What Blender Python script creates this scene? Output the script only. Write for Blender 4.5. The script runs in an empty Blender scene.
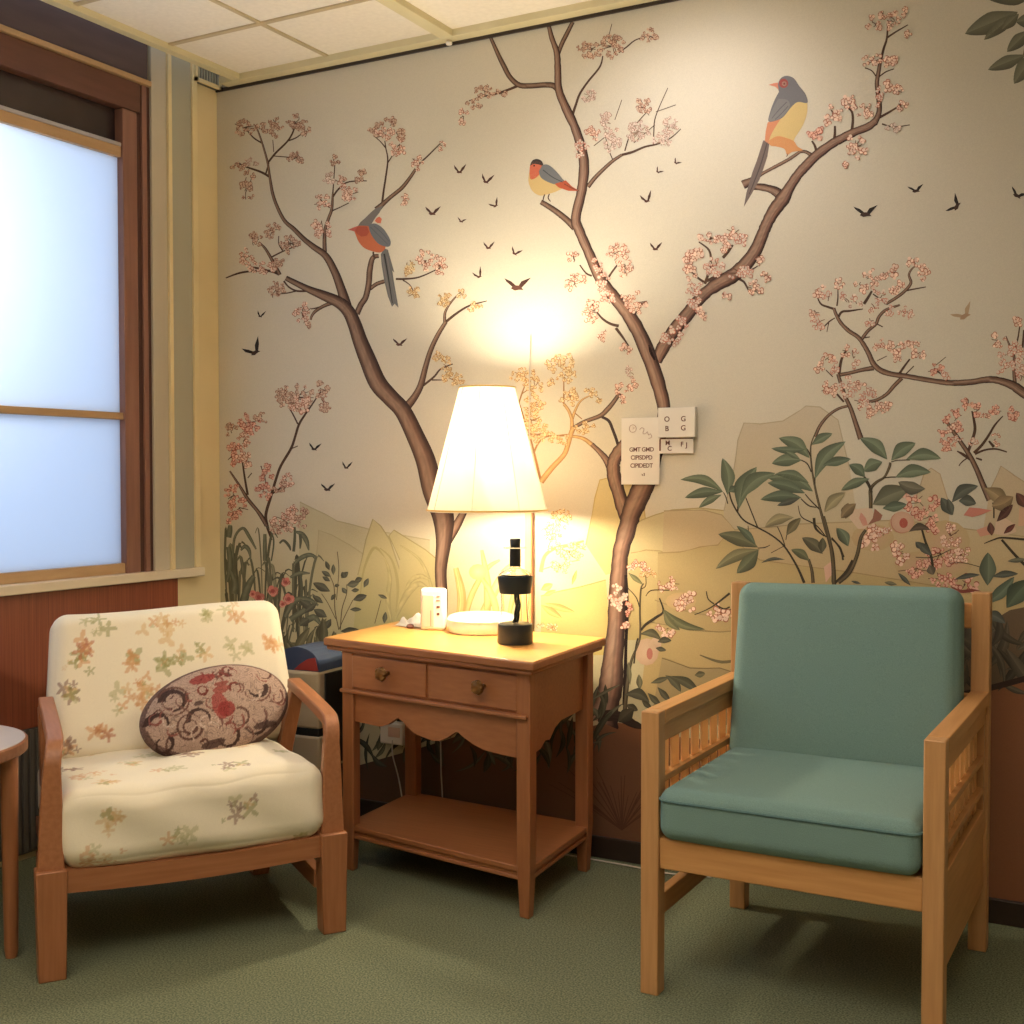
import bpy, bmesh, math, random
from mathutils import Vector, Matrix
R = math.radians
PI = math.pi
scene = bpy.context.scene
COL = scene.collection

# ------------------------------------------------------------------ camera
CAM = Vector((3.013, -3.307, 1.15))
FPX = 1214.0
YAW = R(28.8)
PITCH = math.atan(37 / FPX)
cd = bpy.data.cameras.new('camera')
cam = bpy.data.objects.new('camera', cd)
COL.objects.link(cam)
cam.location = CAM
cam.rotation_euler = (PI / 2 - PITCH, 0, YAW)
cd.sensor_width = 36
cd.lens = FPX / 1024 * 36
cd.clip_start = 0.02
scene.camera = cam

# ------------------------------------------------------------------ light
scene.view_settings.view_transform = 'Standard'
scene.view_settings.look = 'None'
scene.view_settings.exposure = 0.0
scene.view_settings.gamma = 1.0
world = bpy.data.worlds.new('daylight')
scene.world = world
world.use_nodes = True
bg = world.node_tree.nodes['Background']
bg.inputs[0].default_value = (0.58, 0.70, 0.90, 1)
bg.inputs[1].default_value = 1.15


def area(name, loc, rot, sx, sy, power, col, spread=180):
    l = bpy.data.lights.new(name, 'AREA')
    l.shape = 'RECTANGLE'
    l.size, l.size_y = sx, sy
    l.energy = power
    l.color = col
    l.spread = R(spread)
    o = bpy.data.objects.new(name, l)
    COL.objects.link(o)
    o.location = loc
    o.rotation_euler = rot
    return o


# bright patch of daylight outside the frosted window
area('daylight_outside', (-0.55, -1.30, 1.85), (0, -PI / 2, 0), 0.8, 0.6, 9, (1.0, 0.98, 0.90))
# added soft fill from overhead, no fixture seen
area('overhead_fill', (2.6, -2.3, 2.50), (0, 0, 0), 1.15, 0.55, 11, (1.0, 0.94, 0.87))
# added fill aimed upward to brighten the ceiling, no such lamp seen
fl = bpy.data.lights.new('upward_fill', 'SPOT')
fl.energy = 235
fl.color = (1.0, 0.93, 0.87)
fl.shadow_soft_size = 0.12
fl.spot_size = R(160)
fl.spot_blend = 0.6
flo = bpy.data.objects.new('upward_fill', fl)
COL.objects.link(flo)
flo.location = (1.9, -3.0, 1.55)
flo.rotation_euler = (PI, 0, 0)
# recessed wall washer near the mural
sp = bpy.data.lights.new('wall_washer', 'SPOT')
sp.energy = 17
sp.color = (1.0, 0.93, 0.93)
sp.spot_size = R(118)
sp.spot_blend = 0.9
sp.shadow_soft_size = 0.06
spo = bpy.data.objects.new('wall_washer', sp)
COL.objects.link(spo)
spo.location = (1.80, -0.55, 2.50)
spo.rotation_euler = (R(34), 0, 0)
# bulb inside the lamp shade
LX, LY, LZ0, LZ1 = 1.262, -0.27, 1.045, 1.405
for bz, be in ((1.088, 20), (1.350, 26)):
    bl = bpy.data.lights.new('lamp_bulb', 'POINT')
    bl.energy = be
    bl.color = (1.0, 0.86, 0.63)
    bl.shadow_soft_size = 0.03
    blo = bpy.data.objects.new('lamp_bulb', bl)
    COL.objects.link(blo)
    blo.location = (LX, LY, bz)


# ------------------------------------------------------------------ colour and materials
def lin(c):
    c = c / 255.0
    return c / 12.92 if c <= 0.04045 else ((c + 0.055) / 1.055) ** 2.4


def rgb(r, g=None, b=None):
    if g is None:
        r, g, b = r
    return (lin(r), lin(g), lin(b), 1.0)


def new_mat(name):
    m = bpy.data.materials.new(name)
    m.use_nodes = True
    nt = m.node_tree
    p = nt.nodes['Principled BSDF']
    return m, nt, p


def N(nt, kind, **kw):
    n = nt.nodes.new(kind)
    for k, v in kw.items():
        if k.startswith('i_'):
            n.inputs[k[2:].replace('_', ' ')].default_value = v
        else:
            setattr(n, k, v)
    return n


def mat_noise(name, c1, c2, scale=20, rough=0.6, stretch=(1, 1, 1), bump=0.0, detail=6, metallic=0, bscale=None, lo=0.3, hi=0.7):
    m, nt, p = new_mat(name)
    tc = N(nt, 'ShaderNodeTexCoord')
    mp = N(nt, 'ShaderNodeMapping')
    mp.inputs['Scale'].default_value = stretch
    nt.links.new(tc.outputs['Object'], mp.inputs[0])
    no = N(nt, 'ShaderNodeTexNoise', i_Scale=scale, i_Detail=detail)
    nt.links.new(mp.outputs[0], no.inputs['Vector'])
    cr = N(nt, 'ShaderNodeValToRGB')
    cr.color_ramp.elements[0].position = lo
    cr.color_ramp.elements[1].position = hi
    cr.color_ramp.elements[0].color = rgb(c1)
    cr.color_ramp.elements[1].color = rgb(c2)
    nt.links.new(no.outputs['Fac'], cr.inputs[0])
    nt.links.new(cr.outputs[0], p.inputs['Base Color'])
    p.inputs['Roughness'].default_value = rough
    p.inputs['Metallic'].default_value = metallic
    if bump:
        b = N(nt, 'ShaderNodeBump', i_Strength=bump)
        b.inputs['Distance'].default_value = 0.002
        src = no
        if bscale:
            src = N(nt, 'ShaderNodeTexNoise', i_Scale=bscale, i_Detail=3)
            nt.links.new(tc.outputs['Object'], src.inputs['Vector'])
        nt.links.new(src.outputs['Fac'], b.inputs['Height'])
        nt.links.new(b.outputs[0], p.inputs['Normal'])
    return m


def mat_vcol(name, rough=0.8, weave=900, amt=0.10, bump=0.0, lines=None):
    """colour attribute of the print times a fine weave"""
    m, nt, p = new_mat(name)
    at = N(nt, 'ShaderNodeAttribute', attribute_name='Col')
    tc = N(nt, 'ShaderNodeTexCoord')
    no = N(nt, 'ShaderNodeTexNoise', i_Scale=weave, i_Detail=2)
    nt.links.new(tc.outputs['Object'], no.inputs['Vector'])
    mr = N(nt, 'ShaderNodeMapRange')
    mr.inputs['From Min'].default_value = 0.3
    mr.inputs['From Max'].default_value = 0.7
    mr.inputs['To Min'].default_value = 1 - amt
    mr.inputs['To Max'].default_value = 1 + amt
    nt.links.new(no.outputs['Fac'], mr.inputs['Value'])
    mx = N(nt, 'ShaderNodeVectorMath', operation='SCALE')
    nt.links.new(at.outputs['Color'], mx.inputs[0])
    nt.links.new(mr.outputs[0], mx.inputs['Scale'])
    last = mx.outputs[0]
    if lines:
        n2 = N(nt, 'ShaderNodeTexNoise', i_Scale=lines[0], i_Detail=1.5)
        n2.inputs['Distortion'].default_value = 1.2
        nt.links.new(tc.outputs['Object'], n2.inputs['Vector'])
        m2 = N(nt, 'ShaderNodeMath', operation='MULTIPLY')
        m2.inputs[1].default_value = lines[1]
        nt.links.new(n2.outputs['Fac'], m2.inputs[0])
        s = N(nt, 'ShaderNodeMath', operation='SINE')
        nt.links.new(m2.outputs[0], s.inputs[0])
        r2 = N(nt, 'ShaderNodeMapRange')
        r2.inputs['From Min'].default_value = 0.35
        r2.inputs['From Max'].default_value = 0.95
        r2.inputs['To Min'].default_value = 1.0
        r2.inputs['To Max'].default_value = lines[2]
        nt.links.new(s.outputs[0], r2.inputs['Value'])
        mm = N(nt, 'ShaderNodeVectorMath', operation='SCALE')
        nt.links.new(last, mm.inputs[0])
        nt.links.new(r2.outputs[0], mm.inputs['Scale'])
        last = mm.outputs[0]
    nt.links.new(last, p.inputs['Base Color'])
    p.inputs['Roughness'].default_value = rough
    p.inputs['Specular IOR Level'].default_value = 0.25
    if bump:
        b = N(nt, 'ShaderNodeBump', i_Strength=bump)
        b.inputs['Distance'].default_value = 0.001
        nt.links.new(no.outputs['Fac'], b.inputs['Height'])
        nt.links.new(b.outputs[0], p.inputs['Normal'])
    return m


def wood(name, c1, c2, axis='z', rough=0.42, k=1.0):
    st = {'x': (0.9, 14, 14), 'y': (14, 0.9, 14), 'z': (14, 14, 0.9)}[axis]
    m = mat_noise(name, c1, c2, scale=7 * k, rough=rough, stretch=st, bump=0.12, detail=8, lo=0.25, hi=0.75)
    return m


M = {}
M['mural'] = mat_vcol('mural_print', rough=0.75, weave=500, amt=0.05)
M['wallcream'] = mat_noise('cream_wall_paint', (224, 205, 158), (232, 214, 168), 4, 0.7)
M['plaster'] = mat_noise('plain_wall_paint', (196, 184, 160), (206, 194, 170), 3, 0.8)
M['ceiling'] = mat_noise('ceiling_tile', (232, 222, 204), (240, 230, 212), 60, 0.9, bump=0.1)
M['grid'] = mat_noise('ceiling_grid_paint', (208, 196, 154), (216, 204, 164), 8, 0.5)
M['gridthin'] = mat_noise('ceiling_thin_grid_paint', (188, 168, 130), (198, 178, 140), 8, 0.5)
M['carpet'] = mat_noise('green_carpet', (78, 88, 66), (134, 138, 108), 230, 0.95, bump=0.8, detail=2, lo=0.35, hi=0.65)
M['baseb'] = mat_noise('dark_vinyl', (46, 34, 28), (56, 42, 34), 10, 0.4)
M['panel'] = mat_noise('red_brown_wood_panelling', (120, 62, 42), (150, 82, 56), 5, 0.45, stretch=(1, 40, 0.6), bump=0.1)
M['heater'] = mat_noise('grey_ribbed_metal', (96, 90, 84), (110, 104, 96), 6, 0.5, stretch=(1, 60, 0.3), bump=0.3)
M['headdark'] = mat_noise('dark_header_board', (84, 68, 68), (96, 78, 76), 5, 0.6, stretch=(1, 1, 6))
M['headbrown'] = mat_noise('brown_window_wood', (90, 56, 44), (104, 66, 52), 6, 0.45, stretch=(1, 1, 8))
M['rail'] = mat_noise('tan_window_rail', (178, 144, 104), (192, 158, 118), 6, 0.45, stretch=(1, 1, 8))
M['jamb'] = mat_noise('brown_window_jamb', (128, 90, 76), (146, 104, 88), 6, 0.45, stretch=(8, 8, 0.6))
M['jambdark'] = mat_noise('dark_window_groove', (70, 40, 34), (82, 50, 42), 6, 0.5)
M['shadebox'] = mat_noise('dark_transom_panel', (46, 34, 34), (58, 44, 42), 6, 0.25)
M['silver'] = mat_noise('silver_track', (170, 168, 176), (190, 188, 196), 6, 0.35, metallic=0.4)
M['trimgrey'] = mat_noise('grey_beige_trim', (188, 178, 158), (196, 187, 168), 6, 0.6, stretch=(1, 1, .3))
M['trimgreen'] = mat_noise('grey_green_trim', (172, 168, 148), (180, 177, 158), 6, 0.6, stretch=(1, 1, .3))
M['trimcream'] = mat_noise('cream_trim', (226, 208, 160), (236, 218, 172), 6, 0.5)
M['sill'] = mat_noise('cream_sill', (222, 206, 180), (232, 218, 192), 6, 0.35)
M['orangewood_x'] = wood('orange_beech_x', (148, 94, 58), (170, 112, 74), 'x')
M['orangewood_y'] = wood('orange_beech_y', (148, 94, 58), (170, 112, 74), 'y')
M['orangewood_z'] = wood('orange_beech_z', (148, 94, 58), (170, 112, 74), 'z')
M['nswood_x'] = wood('table_wood_x', (146, 92, 56), (164, 106, 66), 'x')
M['nswood_z'] = wood('table_wood_z', (146, 92, 56), (164, 106, 66), 'z')
M['nstop'] = wood('table_top_laminate', (206, 148, 76), (220, 164, 90), 'x', rough=0.33)
M['beech_z'] = wood('pale_beech_z', (184, 134, 84), (204, 154, 102), 'z')
M['beech_y'] = wood('pale_beech_y', (192, 136, 80), (210, 156, 98), 'y')
M['beech_x'] = wood('pale_beech_x', (192, 136, 80), (210, 156, 98), 'x')
M['teal'] = mat_noise('teal_upholstery', (108, 137, 132), (122, 151, 144), 500, 0.9, bump=0.35, detail=2)
M['tealseam'] = mat_noise('teal_piping', (82, 112, 112), (92, 122, 120), 200, 0.9)
M['floral'] = mat_vcol('floral_upholstery', 0.85, 700, 0.05, bump=0.2)
M['paisley'] = mat_vcol('paisley_fabric', 0.9, 400, 0.18, bump=0.2, lines=(34, 60, 0.62))
M['laminate'] = mat_noise('pale_grey_laminate', (200, 190, 184), (210, 200, 194), 12, 0.4)
M['white'] = mat_noise('white_plastic', (226, 218, 204), (234, 226, 212), 8, 0.4)
M['whitegloss'] = mat_noise('glossy_white_ceramic', (238, 232, 220), (244, 240, 230), 8, 0.2)
M['paper'] = mat_noise('white_card', (226, 218, 204), (234, 226, 214), 8, 0.7)
M['ink'] = mat_noise('dark_red_ink', (96, 56, 46), (110, 66, 54), 8, 0.7)
M['inklight'] = mat_noise('pale_brown_ink', (160, 120, 104), (172, 132, 114), 8, 0.7)
M['darkplastic'] = mat_noise('dark_slate_plastic', (28, 38, 44), (36, 46, 52), 8, 0.35)
M['black'] = mat_noise('black_plastic', (24, 26, 26), (34, 34, 32), 8, 0.35)
M['brass'] = mat_noise('aged_brass', (150, 112, 60), (176, 136, 76), 30, 0.35, metallic=0.8)
M['knob'] = mat_noise('dark_brass_knob', (120, 88, 52), (150, 114, 70), 80, 0.3, metallic=0.85)
M['cordcover'] = mat_noise('cream_gold_strip', (222, 186, 112), (230, 196, 124), 12, 0.45)
M['binbody'] = mat_noise('beige_bin_plastic', (176, 158, 126), (186, 168, 136), 8, 0.55)
M['blue'] = mat_noise('slate_blue_plastic', (58, 72, 98), (68, 82, 108), 8, 0.4)
M['red'] = mat_noise('red_plastic', (150, 50, 44), (164, 60, 52), 8, 0.5)
M['cable'] = mat_noise('white_cable', (206, 196, 182), (214, 204, 190), 8, 0.5)
M['pinkbox'] = mat_noise('pinkish_display_panel', (224, 184, 156), (230, 192, 166), 8, 0.5)


def mat_glass(name, col, rough=0.02):
    m, nt, p = new_mat(name)
    p.inputs['Base Color'].default_value = rgb(col)
    p.inputs['Transmission Weight'].default_value = 1.0
    p.inputs['Roughness'].default_value = rough
    p.inputs['IOR'].default_value = 1.12
    return m


M['glass'] = mat_glass('clear_glass', (250, 250, 246))


def mat_translucent(name, col, col2, mix):
    m, nt, p = new_mat(name)
    out = nt.nodes['Material Output']
    tr = N(nt, 'ShaderNodeBsdfTranslucent')
    tr.inputs['Color'].default_value = rgb(col)
    p.inputs['Base Color'].default_value = rgb(col2)
    p.inputs['Roughness'].default_value = 0.6
    mx = N(nt, 'ShaderNodeMixShader')
    mx.inputs[0].default_value = mix
    nt.links.new(p.outputs[0], mx.inputs[1])
    nt.links.new(tr.outputs[0], mx.inputs[2])
    nt.links.new(mx.outputs[0], out.inputs[0])
    return m


M['frost'] = mat_translucent('frosted_glass', (236, 244, 255), (214, 224, 236), 0.86)
M['slat'] = mat_translucent('pale_cane_slat', (255, 214, 160), (240, 196, 142), 0.5)
M['shade'] = mat_translucent('lamp_shade_fabric', (255, 250, 238), (240, 234, 218), 0.55)


# ------------------------------------------------------------------ mesh helpers
def link(name, me, mat=None, parent=None):
    o = bpy.data.objects.new(name, me)
    COL.objects.link(o)
    if mat is not None:
        for mm in (mat if isinstance(mat, (list, tuple)) else [mat]):
            me.materials.append(mm)
    if parent is not None:
        o.parent = parent
    return o


def empty(name, loc, rz=0.0):
    o = bpy.data.objects.new(name, None)
    COL.objects.link(o)
    o.location = loc
    o.rotation_euler = (0, 0, rz)
    o.empty_display_size = 0.05
    return o


def tag(o, label=None, cat=None, group=None, kind=None):
    if label: o['label'] = label
    if cat: o['category'] = cat
    if group: o['group'] = group
    if kind: o['kind'] = kind
    return o


def smooth(o, ang=40):
    me = o.data
    for p in me.polygons: p.use_smooth = True
    try:
        me.set_sharp_from_angle(angle=R(ang))
    except Exception:
        pass
    return o


def bm_obj(name, bm, mat=None, parent=None, sm=False, bevel=0.0, seg=2):
    me = bpy.data.meshes.new(name)
    bmesh.ops.recalc_face_normals(bm, faces=bm.faces)
    bm.to_mesh(me)
    bm.free()
    o = link(name, me, mat, parent)
    if bevel:
        b = o.modifiers.new('bevel', 'BEVEL')
        b.width = bevel
        b.segments = seg
        b.limit_method = 'ANGLE'
        b.angle_limit = R(35)
    if sm or bevel: smooth(o)
    return o


def add_box(bm, a, b, mi=0):
    (x0, y0, z0), (x1, y1, z1) = a, b
    v = [bm.verts.new(p) for p in ((x0, y0, z0), (x1, y0, z0), (x1, y1, z0), (x0, y1, z0), (x0, y0, z1), (x1, y0, z1), (x1, y1, z1), (x0, y1, z1))]
    for f in ((3, 2, 1, 0), (4, 5, 6, 7), (0, 1, 5, 4), (1, 2, 6, 5), (2, 3, 7, 6), (3, 0, 4, 7)):
        fc = bm.faces.new([v[i] for i in f])
        fc.material_index = mi
    return v


def add_hex(bm, bot, top, mi=0):
    """eight-corner solid: four bottom points and four top points"""
    v = [bm.verts.new(p) for p in list(bot) + list(top)]
    for f in ((3, 2, 1, 0), (4, 5, 6, 7), (0, 1, 5, 4), (1, 2, 6, 5), (2, 3, 7, 6), (3, 0, 4, 7)):
        fc = bm.faces.new([v[i] for i in f])
        fc.material_index = mi


def box(name, a, b, mat, parent=None, bevel=0.0, seg=2):
    bm = bmesh.new()
    add_box(bm, a, b)
    return bm_obj(name, bm, mat, parent, bevel=bevel, seg=seg)


def add_lathe(bm, prof, n=32, loc=(0, 0, 0), cap=True, mi=0):
    rings = []
    for r, z in prof:
        rings.append([bm.verts.new((loc[0] + r * math.cos(2 * PI * i / n), loc[1] + r * math.sin(2 * PI * i / n), loc[2] + z)) for i in range(n)])
    for a, b in zip(rings, rings[1:]):
        for i in range(n):
            f = bm.faces.new((a[i], a[(i + 1) % n], b[(i + 1) % n], b[i]))
            f.material_index = mi
    if cap:
        bm.faces.new(rings[0][::-1]).material_index = mi
        bm.faces.new(rings[-1]).material_index = mi


def lathe(name, prof, mat, parent=None, n=32, loc=(0, 0, 0), cap=True, bevel=0):
    bm = bmesh.new()
    add_lathe(bm, prof, n, loc, cap)
    o = bm_obj(name, bm, mat, parent, sm=True, bevel=bevel)
    return o


def catmull(pts, k=6):
    if len(pts) < 3: return [tuple(p) for p in pts]
    P = [pts[0]] + list(pts) + [pts[-1]]
    out = []
    for i in range(1, len(P) - 2):
        p0, p1, p2, p3 = P[i - 1], P[i], P[i + 1], P[i + 2]
        for j in range(k):
            t = j / k
            out.append(tuple(0.5 * ((2 * b) + (-a + c) * t + (2 * a - 5 * b + 4 * c - d) * t * t + (-a + 3 * b - 3 * c + d) * t ** 3) for a, b, c, d in zip(p0, p1, p2, p3)))
    out.append(tuple(pts[-1]))
    return out


def add_tube(bm, pts, r, n=8, mi=0):
    pts = [Vector(p) for p in pts]
    rings = []
    up = Vector((0, 0, 1))
    prev = None
    for i, p in enumerate(pts):
        d = (pts[min(i + 1, len(pts) - 1)] - pts[max(i - 1, 0)]).normalized()
        if prev is None:
            a = d.cross(up)
            if a.length < 1e-3: a = d.cross(Vector((1, 0, 0)))
        else:
            a = prev - d * prev.dot(d)
        a.normalize()
        prev = a
        b = d.cross(a)
        rr = r[i] if isinstance(r, (list, tuple)) else r
        rings.append([bm.verts.new(p + (a * math.cos(2 * PI * k / n) + b * math.sin(2 * PI * k / n)) * rr) for k in range(n)])
    for a, b in zip(rings, rings[1:]):
        for k in range(n):
            bm.faces.new((a[k], a[(k + 1) % n], b[(k + 1) % n], b[k])).material_index = mi
    bm.faces.new(rings[0][::-1]).material_index = mi
    bm.faces.new(rings[-1]).material_index = mi


def tube(name, pts, r, mat, parent=None, n=8):
    bm = bmesh.new()
    add_tube(bm, pts, r, n)
    return bm_obj(name, bm, mat, parent, sm=True)


def cushion(name, w, d, h, mat, parent=None, res=40, rnd=0.035, puff=0.02, colf=None, warp=None, cols=None):
    """soft rounded box centred on its origin; colf(x, y, z) paints the print"""
    bm = bmesh.new()
    nx = max(4, int(res * w / max(w, d))); ny = max(4, int(res * d / max(w, d))); nz = max(4, int(res * h / max(w, d)))
    key = {}

    def V(i, j, k):
        q = (i, j, k)
        if q not in key:
            key[q] = bm.verts.new((w * (i / nx - .5), d * (j / ny - .5), h * (k / nz - .5)))
        return key[q]
    for i in range(nx):
        for j in range(ny):
            bm.faces.new((V(i, j, nz), V(i + 1, j, nz), V(i + 1, j + 1, nz), V(i, j + 1, nz)))
            bm.faces.new((V(i, j, 0), V(i, j + 1, 0), V(i + 1, j + 1, 0), V(i + 1, j, 0)))
    for i in range(nx):
        for k in range(nz):
            bm.faces.new((V(i, 0, k), V(i + 1, 0, k), V(i + 1, 0, k + 1), V(i, 0, k + 1)))
            bm.faces.new((V(i, ny, k), V(i, ny, k + 1), V(i + 1, ny, k + 1), V(i + 1, ny, k)))
    for j in range(ny):
        for k in range(nz):
            bm.faces.new((V(0, j, k), V(0, j, k + 1), V(0, j + 1, k + 1), V(0, j + 1, k)))
            bm.faces.new((V(nx, j, k), V(nx, j + 1, k), V(nx, j + 1, k + 1), V(nx, j, k + 1)))
    bm.verts.ensure_lookup_table()
    colors = []
    for v in bm.verts:
        x, y, z = v.co
        if colf: colors.append(colf(x, y, z))
        u, t, s = 2 * x / w, 2 * y / d, 2 * z / h
        core = Vector((max(-w / 2 + rnd, min(w / 2 - rnd, x)), max(-d / 2 + rnd, min(d / 2 - rnd, y)), max(-h / 2 + rnd, min(h / 2 - rnd, z))))
        off = Vector((x, y, z)) - core
        if off.length > rnd: off = off.normalized() * rnd
        c = core + off
        m = min(w, d, h)
        if h == m: c.z += math.copysign(1, z) * puff * max(0, 1 - u * u) ** .6 * max(0, 1 - t * t) ** .6 * min(1, abs(s))
        if d == m: c.y += math.copysign(1, y) * puff * max(0, 1 - u * u) ** .6 * max(0, 1 - s * s) ** .6 * min(1, abs(t))
        if warp: c = Vector(warp(c.x, c.y, c.z))
        v.co = c
    me = bpy.data.meshes.new(name)
    bmesh.ops.recalc_face_normals(bm, faces=bm.faces)
    bm.to_mesh(me)
    bm.free()
    if colf:
        a = me.color_attributes.new('Col', 'FLOAT_COLOR', 'POINT')
        flat = []
        for c in colors: flat.extend((lin(c[0]), lin(c[1]), lin(c[2]), 1))
        a.data.foreach_set('color', flat)
    o = link(name, me, mat, parent)
    for p in me.polygons: p.use_smooth = True
    return o


def text_mesh(name, s, size, mat, parent, M4, spacing=1.0):
    cu = bpy.data.curves.new(name, 'FONT')
    cu.body = s
    cu.size = size
    cu.space_character = spacing
    cu.align_x = 'CENTER'
    cu.align_y = 'CENTER'
    cu.extrude = 0.0002
    cu.offset = size * 0.018
    t = bpy.data.objects.new(name, cu)
    COL.objects.link(t)
    dg = bpy.context.evaluated_depsgraph_get()
    me = bpy.data.meshes.new_from_object(t.evaluated_get(dg))
    bpy.data.objects.remove(t)
    me.materials.clear()
    me.transform(M4)
    me.name = name
    return link(name, me, mat, parent)


# ------------------------------------------------------------------ the room
RX, RY, RZ = 4.6, -5.0, 2.52
def struct(o):
    o['kind'] = 'structure'
    return o


struct(box('floor', (-0.1, RY, -0.06), (RX, 0.0, 0.0), M['carpet']))
struct(box('wall_back', (-0.15, 0.0, -0.06), (RX + .1, 0.1, 2.9), M['plaster']))
struct(box('wall_right', (RX, RY, -0.06), (RX + .1, 0.0, 2.9), M['plaster']))
struct(box('wall_front', (-0.15, RY - .1, -0.06), (RX + .1, RY, 2.9), M['plaster']))
WY0 = -2.55                      # far end of the window
bm = bmesh.new()
add_box(bm, (-.12, -.40, -.06), (0, 0, 2.9))
add_box(bm, (-.12, WY0, -.06), (0, -.40, .80))
add_box(bm, (-.12, WY0, 2.44), (0, -.40, 2.9))
add_box(bm, (-.12, RY, -.06), (0, WY0, 2.9))
struct(bm_obj('wall_left', bm, M['wallcream']))
# ceiling: tiles above a grid, open pocket along the window wall
bm = bmesh.new()
add_box(bm, (.135, RY, 2.535), (RX, 0, 2.60))
struct(bm_obj('ceiling', bm, M['ceiling']))
bm = bmesh.new()
add_box(bm, (-.12, RY, 2.78), (.16, 0, 2.82))
struct(bm_obj('trim_1', bm, M['headdark']))
bm = bmesh.new()
add_box(bm, (.122, RY, 2.515), (.150, -.001, 2.60))
add_box(bm, (.118, RY, 2.515), (.124, -.001, 2.545))
struct(bm_obj('trim_2', bm, M['grid'], bevel=.0015))
bm = bmesh.new()
add_box(bm, (0.06, -.052, 2.513), (RX, -.0085, 2.536))
struct(bm_obj('trim_3', bm, M['grid'], bevel=.002))
struct(box('shadow_strip', (.001, -.0082, 2.504), (RX, -.0024, 2.516), M['baseb']))  # dark strip stands in for the shadow line between ceiling edge and wall
bm = bmesh.new()
add_box(bm, (.965, RY, 2.514), (1.012, -.05, 2.536))
struct(bm_obj('trim_4', bm, M['grid'], bevel=.002))
bm = bmesh.new()
for xx in (.525,):
    add_box(bm, (xx - .008, RY, 2.5305), (xx + .008, -.05, 2.536))
yy = -.38
while yy > RY:
    add_box(bm, (.15, yy - .009, 2.530), (.965, yy + .009, 2.5365))
    yy -= .38
for xx in (1.95, 2.9, 3.85):
    add_box(bm, (xx - .01, RY, 2.530), (xx + .01, -.05, 2.536))
for k in range(1, 6):
    add_box(bm, (1.012, -k * .95 - .01, 2.5302), (RX, -k * .95 + .01, 2.5362))
struct(bm_obj('trim_5', bm, M['gridthin']))
# baseboards
struct(box('baseboard_back', (0.0, -.014, 0), (RX, -.0, .064), M['baseb'], bevel=.003))
struct(box('baseboard_right', (RX - .012, RY, 0), (RX, -.014, .064), M['baseb'], bevel=.003))

# window wall -----------------------------------------------------------
bm = bmesh.new()
add_box(bm, (-.0, WY0, 2.447), (.012, -.342, 2.78))
struct(bm_obj('trim_6', bm, M['headdark']))
bm = bmesh.new()
add_box(bm, (0, WY0, 2.430), (.024, -.335, 2.447))
struct(bm_obj('trim_7', bm, M['rail'], bevel=.002))
win = empty('window_1', (0, 0, 0))
win['kind'] = 'structure'
box('header_board', (-.03, WY0, 2.335), (.010, -.372, 2.430), M['headbrown'], win, bevel=.003)
box('transom_panel', (-.05, WY0, 2.222), (-.030, -.440, 2.34), M['shadebox'], win)
box('top_track', (-.05, WY0, 2.212), (-.002, -.440, 2.224), M['silver'], win, bevel=.001)
box('top_rail', (-.05, WY0, 2.178), (-.004, -.440, 2.212), M['rail'], win, bevel=.002)
box('middle_rail', (-.05, WY0, 1.330), (-.004, -.440, 1.353), M['rail'], win, bevel=.002)
box('bottom_rail', (-.05, WY0, .829), (-.002, -.43, .862), M['rail'], win, bevel=.002)
bm = bmesh.new()
add_box(bm, (-.08, -.446, .829), (.006, -.385, 2.335))
bm_obj('jamb', bm, M['jamb'], win, bevel=.003)
bm = bmesh.new()
add_box(bm, (-.03, -.385, .829), (.0025, -.366, 2.38))
add_box(bm, (-.02, -.345, .829), (.006, -.330, 2.43))
bm_obj('jamb_groove', bm, M['jambdark'], win)
bm = bmesh.new()
add_box(bm, (-.02, -.366, .829), (.010, -.345, 2.43))
bm_obj('jamb_bead', bm, M['jamb'], win, bevel=.002)
box('frosted_pane', (-.026, WY0, 1.345), (-.020, -.440, 2.19), M['frost'], win)
o = box('frosted_pane', (-.026, WY0, .85), (-.020, -.440, 1.345), M['frost'], win)
box('jamb', (-.08, WY0, .829), (.004, WY0 + .05, 2.335), M['jamb'], win)
ZT = 2.78
struct(box('trim_8', (0, -.330, .829), (.016, -.262, ZT), M['trimgrey'], bevel=.002))
struct(box('trim_9', (0, -.262, .829), (.026, -.246, ZT), M['trimcream'], bevel=.002))
struct(box('trim_10', (0, -.246, .829), (.012, -.142, ZT), M['trimgreen'], bevel=.002))
struct(box('trim_11', (0, -.142, .829), (.020, -.118, ZT), M['trimcream'], bevel=.002))
struct(box('trim_12', (-.045, WY0, .800), (.045, -.125, .829), M['sill'], bevel=.003))
struct(box('trim_13', (0, WY0, .394), (.014, -.225, .800), M['panel'], bevel=.001))
bm = bmesh.new()
yy = WY0
add_box(bm, (.001, WY0, .02), (.010, -.24, .394))
while yy < -.26:
    add_box(bm, (.008, yy, .03), (.020, yy + .012, .390))
    yy += .024
ht = bm_obj('heater_cover', bm, M['heater'])
tag(ht, 'dark grey ribbed metal cover on the wall below the red-brown panelling', 'heater cover')
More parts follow.
